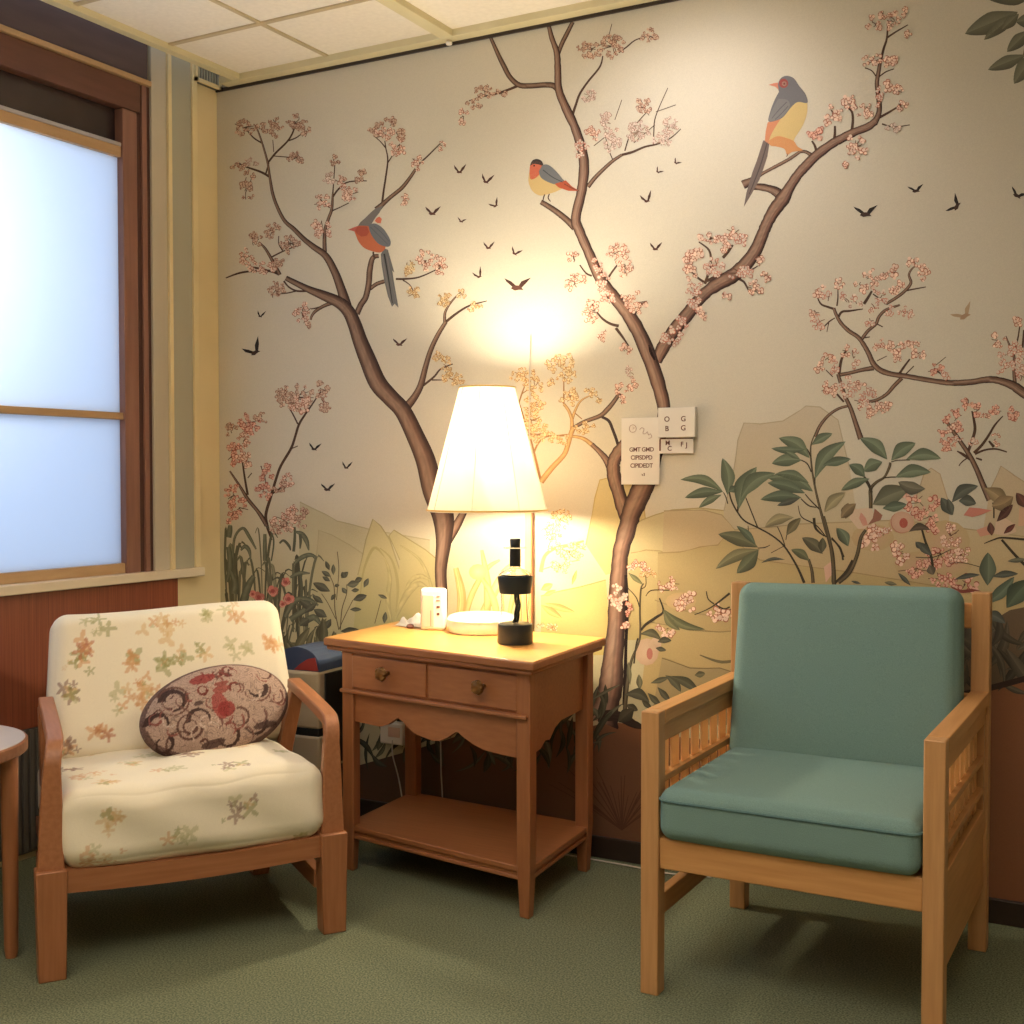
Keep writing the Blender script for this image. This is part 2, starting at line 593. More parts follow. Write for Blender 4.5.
# small air grille at the corner of the ceiling
vt = empty('air_vent', (0, 0, 0))
tag(vt, 'small cream slotted air vent high in the corner under the ceiling edge', 'vent')
bm = bmesh.new()
add_box(bm, (.020, -.134, 2.508), (.030, -.006, 2.520))
add_box(bm, (.020, -.134, 2.560), (.030, -.006, 2.572))
add_box(bm, (.020, -.134, 2.508), (.030, -.124, 2.572))
add_box(bm, (.020, -.016, 2.508), (.030, -.006, 2.572))
bm_obj('vent_frame', bm, M['trimcream'], vt)
bm = bmesh.new()
for k in range(8):
    y = -.118 + k * .0135
    add_box(bm, (.021, y, 2.520), (.027, y + .005, 2.560))
bm_obj('vent_slats', bm, M['trimgreen'], vt)
box('vent_back', (.0005, -.132, 2.510), (.021, -.008, 2.571), M['black'], vt)
# little hook on the wall angle
hk = lathe('ceiling_hook', [(.002, 0), (.009, .001), (.011, .006), (.008, .012), (.003, .015)], M['white'], None, 14, (.985, -.028, 2.498))
tag(hk, 'tiny white button hook under the cream ceiling edge above the mural', 'hook')

# ------------------------------------------------------------------ the mural
_f = Vector((-math.sin(YAW) * math.cos(PITCH), math.cos(YAW) * math.cos(PITCH), -math.sin(PITCH)))
_r = Vector((math.cos(YAW), math.sin(YAW), 0))
_u = _r.cross(_f)


def wall_pt(px, py):
    """point of the back wall (y = 0) that a measured picture position belongs to"""
    d = _f + _r * ((px - 512) / FPX) - _u * ((py - 512) / FPX)
    t = -CAM.y / d.y
    return CAM.x + d.x * t, CAM.z + d.z * t


BASE = (212, 203, 183)
rnd = random.Random(7)


class Paint:
    def __init__(self, off):
        self.v, self.f, self.c, self.off, self.n = [], [], [], .0008 + off * .12, 0

    def _y(self):
        self.n += 1
        return -(self.off + 4e-7 * self.n)

    def mesh(self, pts, faces, cols):
        y = self._y()
        b = len(self.v)
        for p in pts:
            x, z = wall_pt(p[0], p[1])
            self.v.append((max(.001, x), y, min(2.512, z)))
        self.c += cols
        self.f += [tuple(b + i for i in f) for f in faces]

    def poly(self, pts, col):
        col = list(col) if isinstance(col, list) else [col] * len(pts)
        self.mesh(pts, [tuple(range(len(pts)))], col)

    def grad(self, pts, top, bot):
        ys = [p[1] for p in pts]
        a, b = min(ys), max(ys)
        self.poly(pts, [mixc(top, bot, (p[1] - a) / max(1e-6, b - a)) for p in pts])

    def ribbon(self, pts, cols=((58, 40, 32), (126, 92, 74), (158, 124, 102), (120, 86, 70), (52, 36, 30)), k=5, jit=0.0):
        pts = catmull([tuple(p) for p in pts], k)
        P, F, C = [], [], []
        n = len(pts)
        mw = max(p[2] for p in pts)
        if mw < 3.2:
            prof = [(-.5, cols[0]), (.5, cols[0])]
        else:
            prof = [(-.5, cols[0]), (-.34, mixc(cols[0], cols[1], .7)), (-.08, cols[2]), (.2, cols[3]), (.38, mixc(cols[4], cols[3], .3)), (.5, cols[4])]
            if mw > 8:
                prof = [(-.5, cols[0]), (-.42, mixc(cols[0], cols[1], .5)), (-.34, jc(cols[1], .08)), (-.26, jc(mixc(cols[1], cols[2], .5), .12)), (-.16, jc(cols[2], .1)), (-.06, jc(cols[2], .12)), (.04, jc(mixc(cols[2], cols[3], .3), .12)),
                        (.13, jc(mixc(cols[2], cols[3], .7), .14)), (.22, jc(cols[3], .12)), (.30, jc(mixc(cols[3], cols[4], .35), .1)), (.38, mixc(cols[4], cols[3], .25)), (.5, cols[4])]
        m = len(prof)
        for i, p in enumerate(pts):
            q, r_ = pts[max(i - 1, 0)], pts[min(i + 1, n - 1)]
            dx, dy = r_[0] - q[0], r_[1] - q[1]
            L = math.hypot(dx, dy) or 1
            nx, ny = -dy / L, dx / L
            if ny > 0 and abs(ny) > .9 or nx < 0 and abs(ny) <= .9: pass
            sgn = 1 if nx >= 0 else -1
            w = max(p[2], .7) * (1 + jit * rnd.uniform(-1, 1))
            for t, c in prof:
                P.append((p[0] + nx * w * t * sgn, p[1] + ny * w * t * sgn))
                g = 1 + (rnd.uniform(-.07, .07) if m > 2 else 0)
                C.append(tuple(v * g for v in c))
        # keep the side order steady along the stroke
        rows = [P[i * m:(i + 1) * m] for i in range(n)]
        crow = [C[i * m:(i + 1) * m] for i in range(n)]
        for i in range(1, n):
            a, b = rows[i - 1][0], rows[i][0]
            e = rows[i][-1]
            if math.hypot(a[0] - b[0], a[1] - b[1]) > math.hypot(a[0] - e[0], a[1] - e[1]) + 1e-6:
                rows[i] = rows[i][::-1]
                crow[i] = crow[i][::-1]
        P = [p for r0 in rows for p in r0]
        C = [c for r0 in crow for c in r0]
        for i in range(n - 1):
            for j in range(m - 1):
                a = i * m + j
                F.append((a, a + 1, a + m + 1, a + m))
        self.mesh(P, F, C)

    def disc(self, x, y, r, col, n=8, ry=None, edge=None):
        ry = ry or r
        P = [(x, y)] + [(x + r * math.cos(2 * PI * i / n), y + ry * math.sin(2 * PI * i / n)) for i in range(n)]
        self.mesh(P, [(0, i + 1, (i + 1) % n + 1) for i in range(n)], [col] + [edge or col] * n)

    def arc(self, x, y, r, w, a0, a1, col, n=9):
        P, F = [], []
        for i in range(n):
            a = a0 + (a1 - a0) * i / (n - 1)
            ww = w * (0.45 + 0.55 * math.sin(PI * i / (n - 1)))
            P += [(x + (r - ww) * math.cos(a), y + (r - ww) * math.sin(a)), (x + (r + ww) * math.cos(a), y + (r + ww) * math.sin(a))]
        for i in range(n - 1):
            F.append((2 * i, 2 * i + 1, 2 * i + 3, 2 * i + 2))
        self.mesh(P, F, [col] * len(P))

    def leaf(self, b, t, w, col, dark=None, curve=0.0, rib=True):
        dark = dark or tuple(c * .78 for c in col)
        dx, dy = t[0] - b[0], t[1] - b[1]
        L = math.hypot(dx, dy)
        nx, ny = -dy / L, dx / L
        n = 12
        A, Bp, Cc = [], [], []
        for i in range(n + 1):
            s = i / n
            bend = curve * L * math.sin(PI * s)
            cx, cy = b[0] + dx * s + nx * bend, b[1] + dy * s + ny * bend
            hw = w / 2 * (math.sin(PI * s ** .8) ** .75) * (0.35 + .65 * min(1, s * 2.2))
            A.append((cx + nx * hw, cy + ny * hw))
            Bp.append((cx, cy))
            Cc.append((cx - nx * hw, cy - ny * hw))
        P = A + Bp + Bp + Cc
        m = n + 1
        F = []
        for i in range(n):
            F += [(i, i + 1, m + i + 1, m + i), (2 * m + i, 2 * m + i + 1, 3 * m + i + 1, 3 * m + i)]
        lt = tuple(min(255, c * 1.16) for c in col)
        C = [mixc(col, dark, .35)] * m + [lt] * m + [col] * m + [dark] * m
        self.mesh(P, F, C)

    def swirl(self, x, y, r, line, fill):
        """one blossom: pale petals with thin coral outlines"""
        k = rnd.choice((2, 3, 3, 4))
        a = rnd.uniform(0, 2 * PI)
        for i in range(k):
            b = a + i * 2 * PI / k
            ox, oy = x + r * .55 * math.cos(b), y + r * .55 * math.sin(b)
            rr = r * rnd.uniform(.42, .62)
            self.disc(ox, oy, rr, jc(fill, .07), 8)
            if rnd.random() < .92:
                s = rnd.uniform(0, 2 * PI)
                self.arc(ox, oy, rr, max(.36, r * .12), s, s + rnd.uniform(2.5, 5.6), jc(line, .12))
        if rnd.random() < .5:
            self.disc(x, y, r * .2, line, 6)

    def cluster(self, cx, cy, rx, ry, n=None, s=3.0, pal=0):
        line, fill, twig = PAL[pal]
        s *= 1.10
        rx, ry = rx * 1.16 + .6, ry * 1.16 + .6
        n = n or max(4, int(rx * ry / (s * s) * 1.55))
        for i in range(max(2, n // 3)):
            a, q = rnd.uniform(0, 2 * PI), rnd.random() ** .5
            x, y = cx + rx * q * math.cos(a), cy + ry * q * math.sin(a)
            self.ribbon([(cx + rnd.uniform(-1, 1), cy + rnd.uniform(-1, 1), .8), ((cx + x) / 2 + rnd.uniform(-2, 2), (cy + y) / 2, .8), (x, y, .6)], (twig,) * 5, 3)
        for i in range(n):
            a, q = rnd.uniform(0, 2 * PI), rnd.random() ** .55
            self.swirl(cx + rx * q * math.cos(a), cy + ry * q * math.sin(a), s * rnd.uniform(.6, 1.05), line, fill)

    def build(self, name, parent, label=None, thick=False):
        me = bpy.data.meshes.new(name)
        me.from_pydata(self.v, [], self.f)
        a = me.color_attributes.new('Col', 'FLOAT_COLOR', 'POINT')
        flat = []
        for c in self.c: flat.extend((lin(max(0, min(255, c[0]))), lin(max(0, min(255, c[1]))), lin(max(0, min(255, c[2]))), 1))
        a.data.foreach_set('color', flat)
        o = link(name, me, M['mural'], parent)
        if label: o['label'] = label
        return o


def mixc(a, b, t):
    return tuple(x + (y - x) * t for x, y in zip(a, b))


def jc(c, j):
    g = 1 + rnd.uniform(-j, j)
    return tuple(min(255, v * g) for v in c)


# (outline, petal, twig): 0 coral, 1 fine brown-pink, 2 golden, 3 pink fill, 4 pale
PAL = [((164, 98, 76), (230, 200, 178), (104, 74, 58)),
       ((140, 94, 76), (208, 178, 154), (96, 74, 60)),
       ((176, 128, 76), (222, 200, 158), (136, 98, 62)),
       ((162, 84, 68), (222, 176, 154), (92, 68, 58)),
       ((176, 142, 124), (220, 200, 184), (150, 126, 108)),
       ((186, 112, 92), (214, 196, 178), (110, 76, 62))]
BARK = ((58, 42, 36), (118, 92, 76), (148, 120, 101), (112, 84, 69), (50, 36, 32))
BARKR = ((54, 38, 33), (126, 96, 80), (158, 128, 108), (120, 88, 74), (46, 32, 28))
TWIG = ((84, 62, 50),) * 5
DKTW = ((66, 50, 42),) * 5
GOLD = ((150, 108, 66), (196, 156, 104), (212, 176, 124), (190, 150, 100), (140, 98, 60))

# background sheet with hills -------------------------------------------
mural = Paint(.0010)


def sheet(x0, x1, y0, y1, nx, nz, colf):
    P, F, C = [], [], []
    yy = mural._y()
    b = len(mural.v)
    for i in range(nx + 1):
        for j in range(nz + 1):
            x = x0 + (x1 - x0) * i / nx
            z = y0 + (y1 - y0) * j / nz
            mural.v.append((x, yy, z))
            mural.c.append(colf(x, z))
    for i in range(nx):
        for j in range(nz):
            a = b + i * (nz + 1) + j
            mural.f.append((a, a + nz + 1, a + nz + 2, a + 1))


GROUND = (196, 184, 146)


def base_col(x, z):
    # the print: pale stone sky that turns olive-sand towards the ground
    t = max(0, min(1, (1.15 - z) / .45))
    c = mixc(BASE, GROUND, t * t * (3 - 2 * t))
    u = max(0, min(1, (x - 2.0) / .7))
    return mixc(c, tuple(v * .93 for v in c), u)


sheet(.001, RX, .064, 2.512, 60, 60, base_col)


def hill(pts, top, bot, line=None, lw=1.2):
    mural.grad(pts, top, bot)
    if line:
        k = [p for p in pts if p[1] < max(q[1] for q in pts) - 1]
        mural.ribbon([(p[0], p[1], lw) for p in k], (line,) * 5, 1)


# hills on the left
hill([(298, 640), (300, 502), (312, 508), (325, 514), (337, 521), (350, 524), (372, 530), (430, 540), (430, 640)], (196, 186, 152), (190, 178, 136), (180, 170, 136))
hill([(308, 640), (316, 560), (319, 530), (332, 535), (350, 545), (365, 555), (372, 640)], (190, 178, 142), (184, 172, 130), (178, 166, 130))
hill([(352, 650), (358, 575), (366, 540), (373, 519), (381, 526), (390, 540), (400, 570), (410, 650)], (194, 182, 138), (176, 164, 112), (166, 154, 112))
hill([(392, 650), (400, 560), (389, 536), (394, 530), (410, 540), (426, 550), (438, 560), (444, 650)], (196, 184, 138), (180, 168, 112), (166, 154, 108))
for pts in ([(380, 548, 1), (392, 560, 2), (398, 585, 3), (396, 612, 1)], [(400, 545, 1), (420, 560, 3), (431, 585, 3), (434, 610, 1)],
            [(402, 600, 1), (410, 582, 4), (420, 576, 5), (430, 580, 2)], [(384, 556, 1), (390, 575, 4), (388, 600, 5), (392, 625, 2)],
            [(360, 600, 1), (364, 570, 2), (374, 548, 3), (384, 556, 1)], [(396, 618, 2), (406, 596, 7), (418, 584, 6), (428, 588, 2)]):
    mural.ribbon(pts, ((172, 160, 110), (184, 172, 122), (190, 178, 128), (184, 172, 122), (164, 152, 106)))
# rocks and slopes in the middle
hill([(541, 655), (541, 596), (556, 592), (580, 587), (606, 580), (612, 655)], (206, 184, 122), (196, 172, 104), (184, 156, 92))
hill([(586, 545), (589, 530), (595, 498), (600, 480), (640, 470), (650, 560), (606, 575)], (206, 188, 140), (204, 182, 124), (186, 162, 104))
hill([(628, 640), (630, 527), (642, 520), (655, 515), (672, 510), (700, 508), (738, 512), (740, 640)], (202, 188, 146), (196, 176, 122), (176, 160, 116))
hill([(620, 640), (631, 553), (646, 550), (660, 551), (680, 557), (738, 560), (738, 640)], (200, 184, 136), (190, 168, 112), (170, 150, 104))
# rock massif on the right
hill([(722, 600), (724, 511), (734, 469), (738, 440), (744, 423), (760, 424), (783, 421), (796, 413), (806, 406), (820, 407), (838, 420), (850, 470), (870, 600)], (200, 186, 162), (192, 178, 142), (180, 166, 140))
hill([(906, 560), (915, 500), (924, 474), (931, 468), (940, 474), (948, 500), (952, 560)], (198, 180, 150), (194, 174, 140), (180, 158, 128))
hill([(978, 560), (990, 490), (1001, 466), (1015, 476), (1040, 492), (1050, 560)], (194, 174, 144), (190, 170, 136), (176, 154, 124))
hill([(660, 620), (664, 511), (685, 510), (704, 510), (722, 515), (735, 530), (800, 524), (900, 520), (1050, 540), (1050, 620)], (198, 178, 142), (190, 166, 120), (172, 154, 118))
hill([(655, 700), (658, 553), (680, 552), (700, 547), (718, 545), (726, 535), (760, 560), (850, 572), (960, 590), (1050, 600), (1050, 700)], (190, 170, 122), (182, 156, 108), (168, 146, 102))
hill([(640, 700), (650, 622), (690, 630), (720, 632), (745, 630), (745, 700)], (196, 172, 120), (188, 162, 112), (152, 134, 96))
hill([(650, 725), (662, 658), (690, 668), (720, 668), (745, 676), (745, 725)], (172, 152, 110), (160, 138, 100), (136, 118, 84))
mural.ribbon([(700, 655, 1), (722, 662, 3), (745, 658, 2)], ((120, 108, 78),) * 5)
mural.ribbon([(655, 600, 1), (690, 612, 1.5), (745, 620, 1)], ((168, 148, 106),) * 5)
# brown earth along the foot of the mural
SOIL = (140, 92, 62)
mural.poly([(225, 900), (225, 700), (300, 730), (360, 765), (430, 745), (500, 722), (560, 718), (592, 726), (610, 722), (632, 724), (660, 735), (760, 745), (880, 730), (985, 690), (1050, 668), (1100, 1000), (600, 1000)],
           [(92, 68, 52)] * 7 + [(116, 80, 58)] + [SOIL] * 9)
mural_ob = mural.build('mural', None)
tag(mural_ob, 'wall-covering mural of blossoming trees, birds and hills on the back wall', 'mural')


def tree(name, off, strokes, clusters, label=None, extra=None):
    p = Paint(off)
    def rank(s):
        if isinstance(s, tuple) and s[0][0] == s[0][1]: return 1000
        return max(q[2] for q in (s[1] if isinstance(s, tuple) else s))
    for s in sorted(strokes, key=rank):
        if isinstance(s, tuple): p.ribbon(s[1], s[0], jit=.06 if max(q[2] for q in s[1]) > 8 else 0)
        else: p.ribbon(s, BARK if max(q[2] for q in s) > 3.1 else TWIG)
    for c in clusters:
        p.cluster(c[0], c[1], c[2], c[3], None, c[4] if len(c) > 4 else 3, c[5] if len(c) > 5 else 0)
    if extra: extra(p)
    return p.build(name, mural_ob, label)


# large tree on the left
S = [
    [(205 + 235, 640, 13), (442, 600, 12), (441, 570, 12), (444, 540, 16), (443, 515, 22), (433, 490, 21), (426, 461, 20), (415, 435, 18), (403, 411, 17), (391, 398, 17), (378, 383, 18), (368, 360, 17), (360, 340, 15), (355, 325, 14), (349, 312, 13), (340, 303, 12), (325, 296, 10), (308, 289, 7), (286, 278, 5)],
    [(446, 545, 8), (456, 527, 9), (464, 512, 7), (472, 498, 6)],
    [(352, 318, 8), (345, 300, 10), (341, 288, 9), (335, 272, 8), (326, 256, 7), (314, 247, 6), (304, 239, 5), (294, 229, 4.5), (285, 221, 3.8), (278, 208, 3.4), (273, 194, 3.2), (270, 177, 2.6), (267, 159, 2.2), (259, 133, 1.6), (254, 124, 1.2)],
    [(270, 177, 2.4), (261, 172, 2.2), (244, 166, 1.6), (238, 162, 1)],
    [(268, 163, 2), (276, 153, 2), (288, 141, 1.8), (294, 130, 1.6), (295, 121, 1)],
    [(266, 174, 1.5), (269, 163, 1.5)],
    [(288, 141, 1.6), (296, 138, 1.3), (303, 133, 1)],
    [(262, 143, 1.6), (254, 138, 1.4), (246, 129, 1)],
    [(273, 156, 1), (285, 157, 1), (297, 158, 1)],
    [(273, 140, .8), (274, 152, .8)],
    [(325, 255, 4.5), (325, 232, 3.6), (329, 218, 3.2), (332, 209, 3), (333, 194, 2)],
    [(333, 197, 2), (338, 190, 1.8), (346, 183, 1.5), (357, 181, 1.2), (367, 181, 1)],
    [(333, 194, 1.5), (334, 180, 1), (335, 165, 1)],
    [(332, 211, 1.5), (341, 207, 1), (349, 203, 1)],
    [(330, 208, 1), (323, 202, 1), (319, 197, 1)],
    [(357, 314, 6), (361, 305, 6), (366, 297, 6), (369, 283, 6), (370, 270, 6), (373, 258, 5), (379, 256, 4)],
    [(370, 289, 4), (377, 284, 4), (386, 281, 4)],
    [(396, 279, 2), (405, 279, 2), (420, 277, 1.5), (440, 268, 1)],
    [(403, 280, 1.4), (410, 285, 1), (414, 292, 1)],
    [(377, 210, 7), (382, 205, 5), (391, 197, 4), (402, 188, 4), (410, 178, 3.4), (416, 169, 3)],
    [(418, 165, 1.8), (428, 156, 1.4), (440, 144, 1)],
    [(382, 206, 2.2), (384, 190, 2), (386, 177, 1.8), (388, 160, 1.5), (386, 148, 1.2), (385, 141, 1)],
    [(386, 148, 1.4), (380, 141, 1), (374, 136, 1)],
    [(388, 163, 1.2), (393, 155, 1), (400, 144, 1)],
    [(332, 303, 4), (324, 306, 3.6), (316, 311, 3.2), (312, 316, 2.6), (311, 320, 2)],
    [(324, 306, 2), (317, 308, 1.5), (311, 309, 1)],
    [(280, 275, 4), (276, 267, 3.6), (270, 256, 3), (265, 248, 2.5), (259, 242, 1.5)],
    [(279, 274, 3), (270, 271, 2.6), (255, 271, 2), (240, 273, 2), (226, 278, 1.2)],
    [(272, 257, 1.6), (284, 251, 1.4), (297, 246, 1)],
    [(283, 251, 1.2), (279, 244, 1), (279, 236, 1)],
    [(282, 249, 1.2), (289, 241, 1)],
    [(284, 281, 1.8), (289, 287, 1.6), (297, 291, 2), (308, 291, 2)],
    [(279, 294, 1), (288, 293, 1.2), (297, 291, 1.4)],
    [(405, 409, 9), (411, 402, 8), (416, 395, 7), (421, 385, 6.5), (426, 366, 5.5), (431, 350, 5), (438, 335, 4.6), (446, 322, 4)],
    [(445, 323, 3.4), (445, 314, 2.8), (448, 307, 2.2), (454, 299, 1.8), (461, 292, 1.2)],
    [(446, 322, 2.8), (456, 314, 2.4), (469, 306, 1.8), (487, 301, 1)],
    [(420, 388, 2.4), (428, 382, 2.2), (435, 376, 2), (441, 369, 1.6), (453, 364, 1)],
    [(432, 380, 1.5), (442, 380, 1)],
]
C = [(244, 128, 9, 6, 2.4, 1), (261, 129, 8, 4, 2.2, 1), (276, 126, 5, 9, 2.4, 1), (296, 123, 8, 6, 2.2, 1), (305, 131, 4, 6, 2.4, 1), (298, 157, 8, 4, 2.2, 1), (239, 166, 5, 5, 2.2, 1),
     (254, 162, 6, 3, 2, 4), (248, 186, 6, 13, 2.6, 1), (273, 231, 7, 6, 2.6, 1), (256, 239, 5, 6, 2.4, 1), (247, 257, 6, 7, 2.4, 0), (262, 268, 13, 6, 2.6, 0), (291, 244, 8, 8, 2.2, 1), (279, 262, 5, 4, 2.2, 1),
     (277, 290, 6, 8, 2.4, 1), (303, 314, 8, 9, 2.6, 0), (309, 325, 2, 2, 2, 1), (322, 230, 7, 9, 2.8, 0), (322, 203, 7, 6, 2.6, 0), (329, 179, 5, 5, 2.4, 4), (335, 162, 4, 4, 2.4, 1), (362, 177, 7, 5, 2.6, 1), (349, 195, 9, 6, 2.6, 0),
     (341, 183, 5, 5, 2.4, 0), (376, 128, 8, 6, 2.6, 1), (393, 120, 6, 5, 2.6, 1), (385, 135, 7, 6, 2.6, 0), (399, 148, 6, 8, 2.6, 0), (401, 136, 6, 4, 2.4, 1), (417, 163, 5, 6, 2.4, 0), (404, 199, 3, 6, 2.2, 0), (442, 146, 3, 3, 2, 0),
     (409, 268, 4, 7, 2.2, 2), (426, 261, 7, 8, 2.6, 0), (440, 266, 5, 8, 2.4, 0), (413, 293, 5, 6, 2.2, 2), (445, 300, 5, 6, 2, 2), (461, 294, 4, 3, 2, 2), (476, 307, 7, 3, 2, 2), (441, 357, 6, 4, 2, 2), (447, 368, 4, 6, 2, 2), (453, 379, 9, 5, 2.2, 2)]
tree('painted_tree', .0030, S, C, 'painted tall leaning tree with fine brown-pink blossom')

# fine golden branches beside the lamp
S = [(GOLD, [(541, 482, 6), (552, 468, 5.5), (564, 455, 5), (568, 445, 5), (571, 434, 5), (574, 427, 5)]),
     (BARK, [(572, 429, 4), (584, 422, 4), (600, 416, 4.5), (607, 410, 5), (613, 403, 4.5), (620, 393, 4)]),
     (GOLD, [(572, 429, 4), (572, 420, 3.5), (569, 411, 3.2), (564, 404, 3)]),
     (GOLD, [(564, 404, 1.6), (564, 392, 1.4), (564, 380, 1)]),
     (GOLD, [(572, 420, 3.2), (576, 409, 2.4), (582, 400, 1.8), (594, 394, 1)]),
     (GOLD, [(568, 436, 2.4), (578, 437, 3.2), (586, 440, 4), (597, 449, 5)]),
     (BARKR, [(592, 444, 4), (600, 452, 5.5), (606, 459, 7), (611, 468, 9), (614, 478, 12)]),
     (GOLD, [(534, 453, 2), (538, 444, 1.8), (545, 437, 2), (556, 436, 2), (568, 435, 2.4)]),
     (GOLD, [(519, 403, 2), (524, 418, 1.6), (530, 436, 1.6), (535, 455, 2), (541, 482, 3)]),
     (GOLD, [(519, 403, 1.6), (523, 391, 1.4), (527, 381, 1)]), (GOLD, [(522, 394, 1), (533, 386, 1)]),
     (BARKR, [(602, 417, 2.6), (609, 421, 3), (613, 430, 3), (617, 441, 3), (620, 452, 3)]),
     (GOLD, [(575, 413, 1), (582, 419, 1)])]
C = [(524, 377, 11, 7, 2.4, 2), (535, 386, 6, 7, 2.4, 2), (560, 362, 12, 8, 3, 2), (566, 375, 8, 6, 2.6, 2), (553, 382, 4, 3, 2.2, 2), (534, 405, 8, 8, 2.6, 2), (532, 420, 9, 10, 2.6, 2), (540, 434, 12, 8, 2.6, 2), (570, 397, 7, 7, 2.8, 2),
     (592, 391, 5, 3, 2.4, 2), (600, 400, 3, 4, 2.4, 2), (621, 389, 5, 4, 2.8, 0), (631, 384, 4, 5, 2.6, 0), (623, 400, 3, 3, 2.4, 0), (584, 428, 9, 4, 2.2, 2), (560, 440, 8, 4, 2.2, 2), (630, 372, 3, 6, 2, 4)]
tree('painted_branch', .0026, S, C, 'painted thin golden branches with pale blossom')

# trunk and crown in the middle, with the limb that rises to the right
S = [
    (BARKR, [(600, 722, 40), (606, 706, 27), (611, 685, 24), (613, 660, 21), (616, 630, 18), (617, 600, 17), (619, 575, 17), (621, 552, 16), (627, 530, 18), (632, 512, 20), (640, 494, 22), (648, 474, 20), (655, 450, 17), (662, 425, 14), (664, 407, 13), (656, 376, 15), (643, 341, 15), (630, 317, 14), (615, 298, 12), (600, 278, 11), (590, 255, 10), (580, 232, 10), (576, 218, 10), (582, 190, 10), (584, 160, 10), (576, 130, 9), (566, 108, 9), (559, 90, 8), (558, 70, 7), (557, 53, 6), (552, 38, 5), (549, 26, 4)]),
    (BARKR, [(629, 530, 10), (624, 510, 14), (618, 490, 14), (614, 475, 14), (614, 462, 13), (619, 452, 13), (628, 440, 10)]),
    (BARK, [(558, 55, 4), (562, 44, 4.5), (567, 34, 4.5), (573, 22, 4)]),
    (BARK, [(560, 92, 6), (554, 86, 6), (545, 85, 5.5), (530, 86, 5.5), (519, 85, 5.5), (510, 77, 5), (504, 66, 5), (499, 56, 4.4), (491, 38, 3.4)]),
    [(518, 86, 2.8), (508, 90, 2.4), (496, 94, 2), (482, 97, 1.4), (469, 101, 1)],
    [(573, 114, 2.8), (576, 105, 2.4), (580, 94, 2.2), (588, 82, 2), (600, 67, 1.8), (603, 56, 1.2)],
    [(619, 53, 1), (627, 47, 1.4), (636, 40, 1.2), (650, 36, 1)],
    (BARK, [(575, 228, 7), (567, 220, 6.5), (557, 212, 6), (548, 206, 5.5), (541, 202, 5)]),
    (BARK, [(588, 187, 4.6), (595, 178, 4.2), (604, 169, 3.8), (613, 161, 3.4), (622, 155, 3)]),
    [(622, 155, 2.6), (633, 152, 2.4), (645, 147, 2), (658, 144, 1.6), (671, 138, 1.2), (681, 129, .8)],
    [(613, 160, 1), (609, 150, 1), (605, 134, .8)], [(625, 151, 1.4), (629, 138, 1.2), (635, 126, 1.2), (648, 111, .8)], [(654, 146, 1), (654, 132, 1.2), (656, 116, 1), (668, 88, .7)],
    [(656, 112, .7), (676, 105, .7)], [(634, 143, .8), (655, 125, .8)], [(594, 146, .8), (608, 135, .8)], [(615, 120, .7), (622, 100, .7)], [(608, 40, .7), (612, 24, .7)],
    (BARKR, [(657, 362, 10), (662, 350, 13), (669, 338, 13), (677, 327, 13), (688, 314, 13), (698, 301, 12), (708, 291, 12), (720, 283, 14), (734, 275, 15), (746, 264, 14), (756, 250, 13), (762, 236, 12), (767, 224, 12), (774, 211, 13), (783, 199, 14), (790, 187, 11), (798, 175, 10), (806, 166, 10), (817, 155, 10), (832, 144, 9), (843, 138, 9), (855, 132, 8.5), (868, 127, 8), (876, 121, 7)]),
    (BARK, [(874, 124, 7), (879, 113, 5.5), (879, 100, 5), (877, 84, 4.4), (879, 70, 4), (881, 58, 3)]),
    [(881, 60, 2.6), (884, 48, 2.4), (887, 38, 2), (888, 20, 1.2)],
    (BARK, [(784, 200, 12), (778, 193, 10), (770, 189, 8), (760, 187, 7), (750, 187, 6)]),
    (BARK, [(743, 185, 9), (751, 181, 7), (762, 174, 3.6), (775, 167, 3.4), (788, 160, 3.4), (800, 152, 3)]),
    (BARK, [(798, 152, 3.2), (806, 152, 3.4), (815, 158, 5)]),
    [(879, 118, 2.6), (888, 113, 2.2), (898, 107, 1.6)], [(834, 142, 3), (835, 134, 2.6), (835, 126, 2)], [(852, 131, 3), (853, 120, 2.6), (852, 112, 2.2), (848, 108, 1.4)], [(817, 153, 3), (815, 146, 2.4), (812, 141, 1.8)],
    [(882, 124, 1.6), (894, 127, 1.2), (910, 125, .8)], [(887, 38, 2), (896, 32, 1.6), (908, 25, 1)], [(879, 77, 1.4), (886, 72, 1.2), (894, 69, 1)], [(877, 78, 1.4), (872, 71, 1.2), (865, 68, 1)],
    [(607, 280, 2), (613, 271, 2), (620, 262, 1.5)], [(632, 319, 2), (638, 310, 2), (645, 302, 1.4)], [(619, 326, 3), (611, 324, 2.6), (603, 319, 2.2), (597, 312, 1.6), (592, 304, 1)], [(616, 328, 3), (622, 336, 2.4), (631, 349, 1)],
    [(592, 276, 2), (586, 273, 1.6), (580, 265, 1.2)], [(705, 284, 3), (709, 272, 2.6), (711, 261, 2.4), (709, 250, 2), (699, 242, 1.2)], [(704, 282, 2.6), (697, 277, 2), (689, 268, 1.4)], [(723, 258, 3), (728, 252, 3), (733, 245, 2)],
    [(707, 281, 3), (713, 278, 3), (718, 275, 2.4)], [(739, 279, 2.4), (744, 282, 2.2), (747, 287, 1.8), (749, 292, 1)], [(743, 272, 2), (751, 270, 1.6), (758, 266, 1)],
    (((40, 26, 24),) * 5, [(655, 360, 2), (651, 352, 3), (649, 345, 1)]),
    (((34, 22, 20),) * 5, [(626, 575, 3), (627, 610, 4), (626, 650, 3), (625, 705, 5)]),
    (((58, 44, 36),) * 5, [(598, 716, 12), (618, 716, 10), (634, 724, 8), (646, 728, 3)]),
]
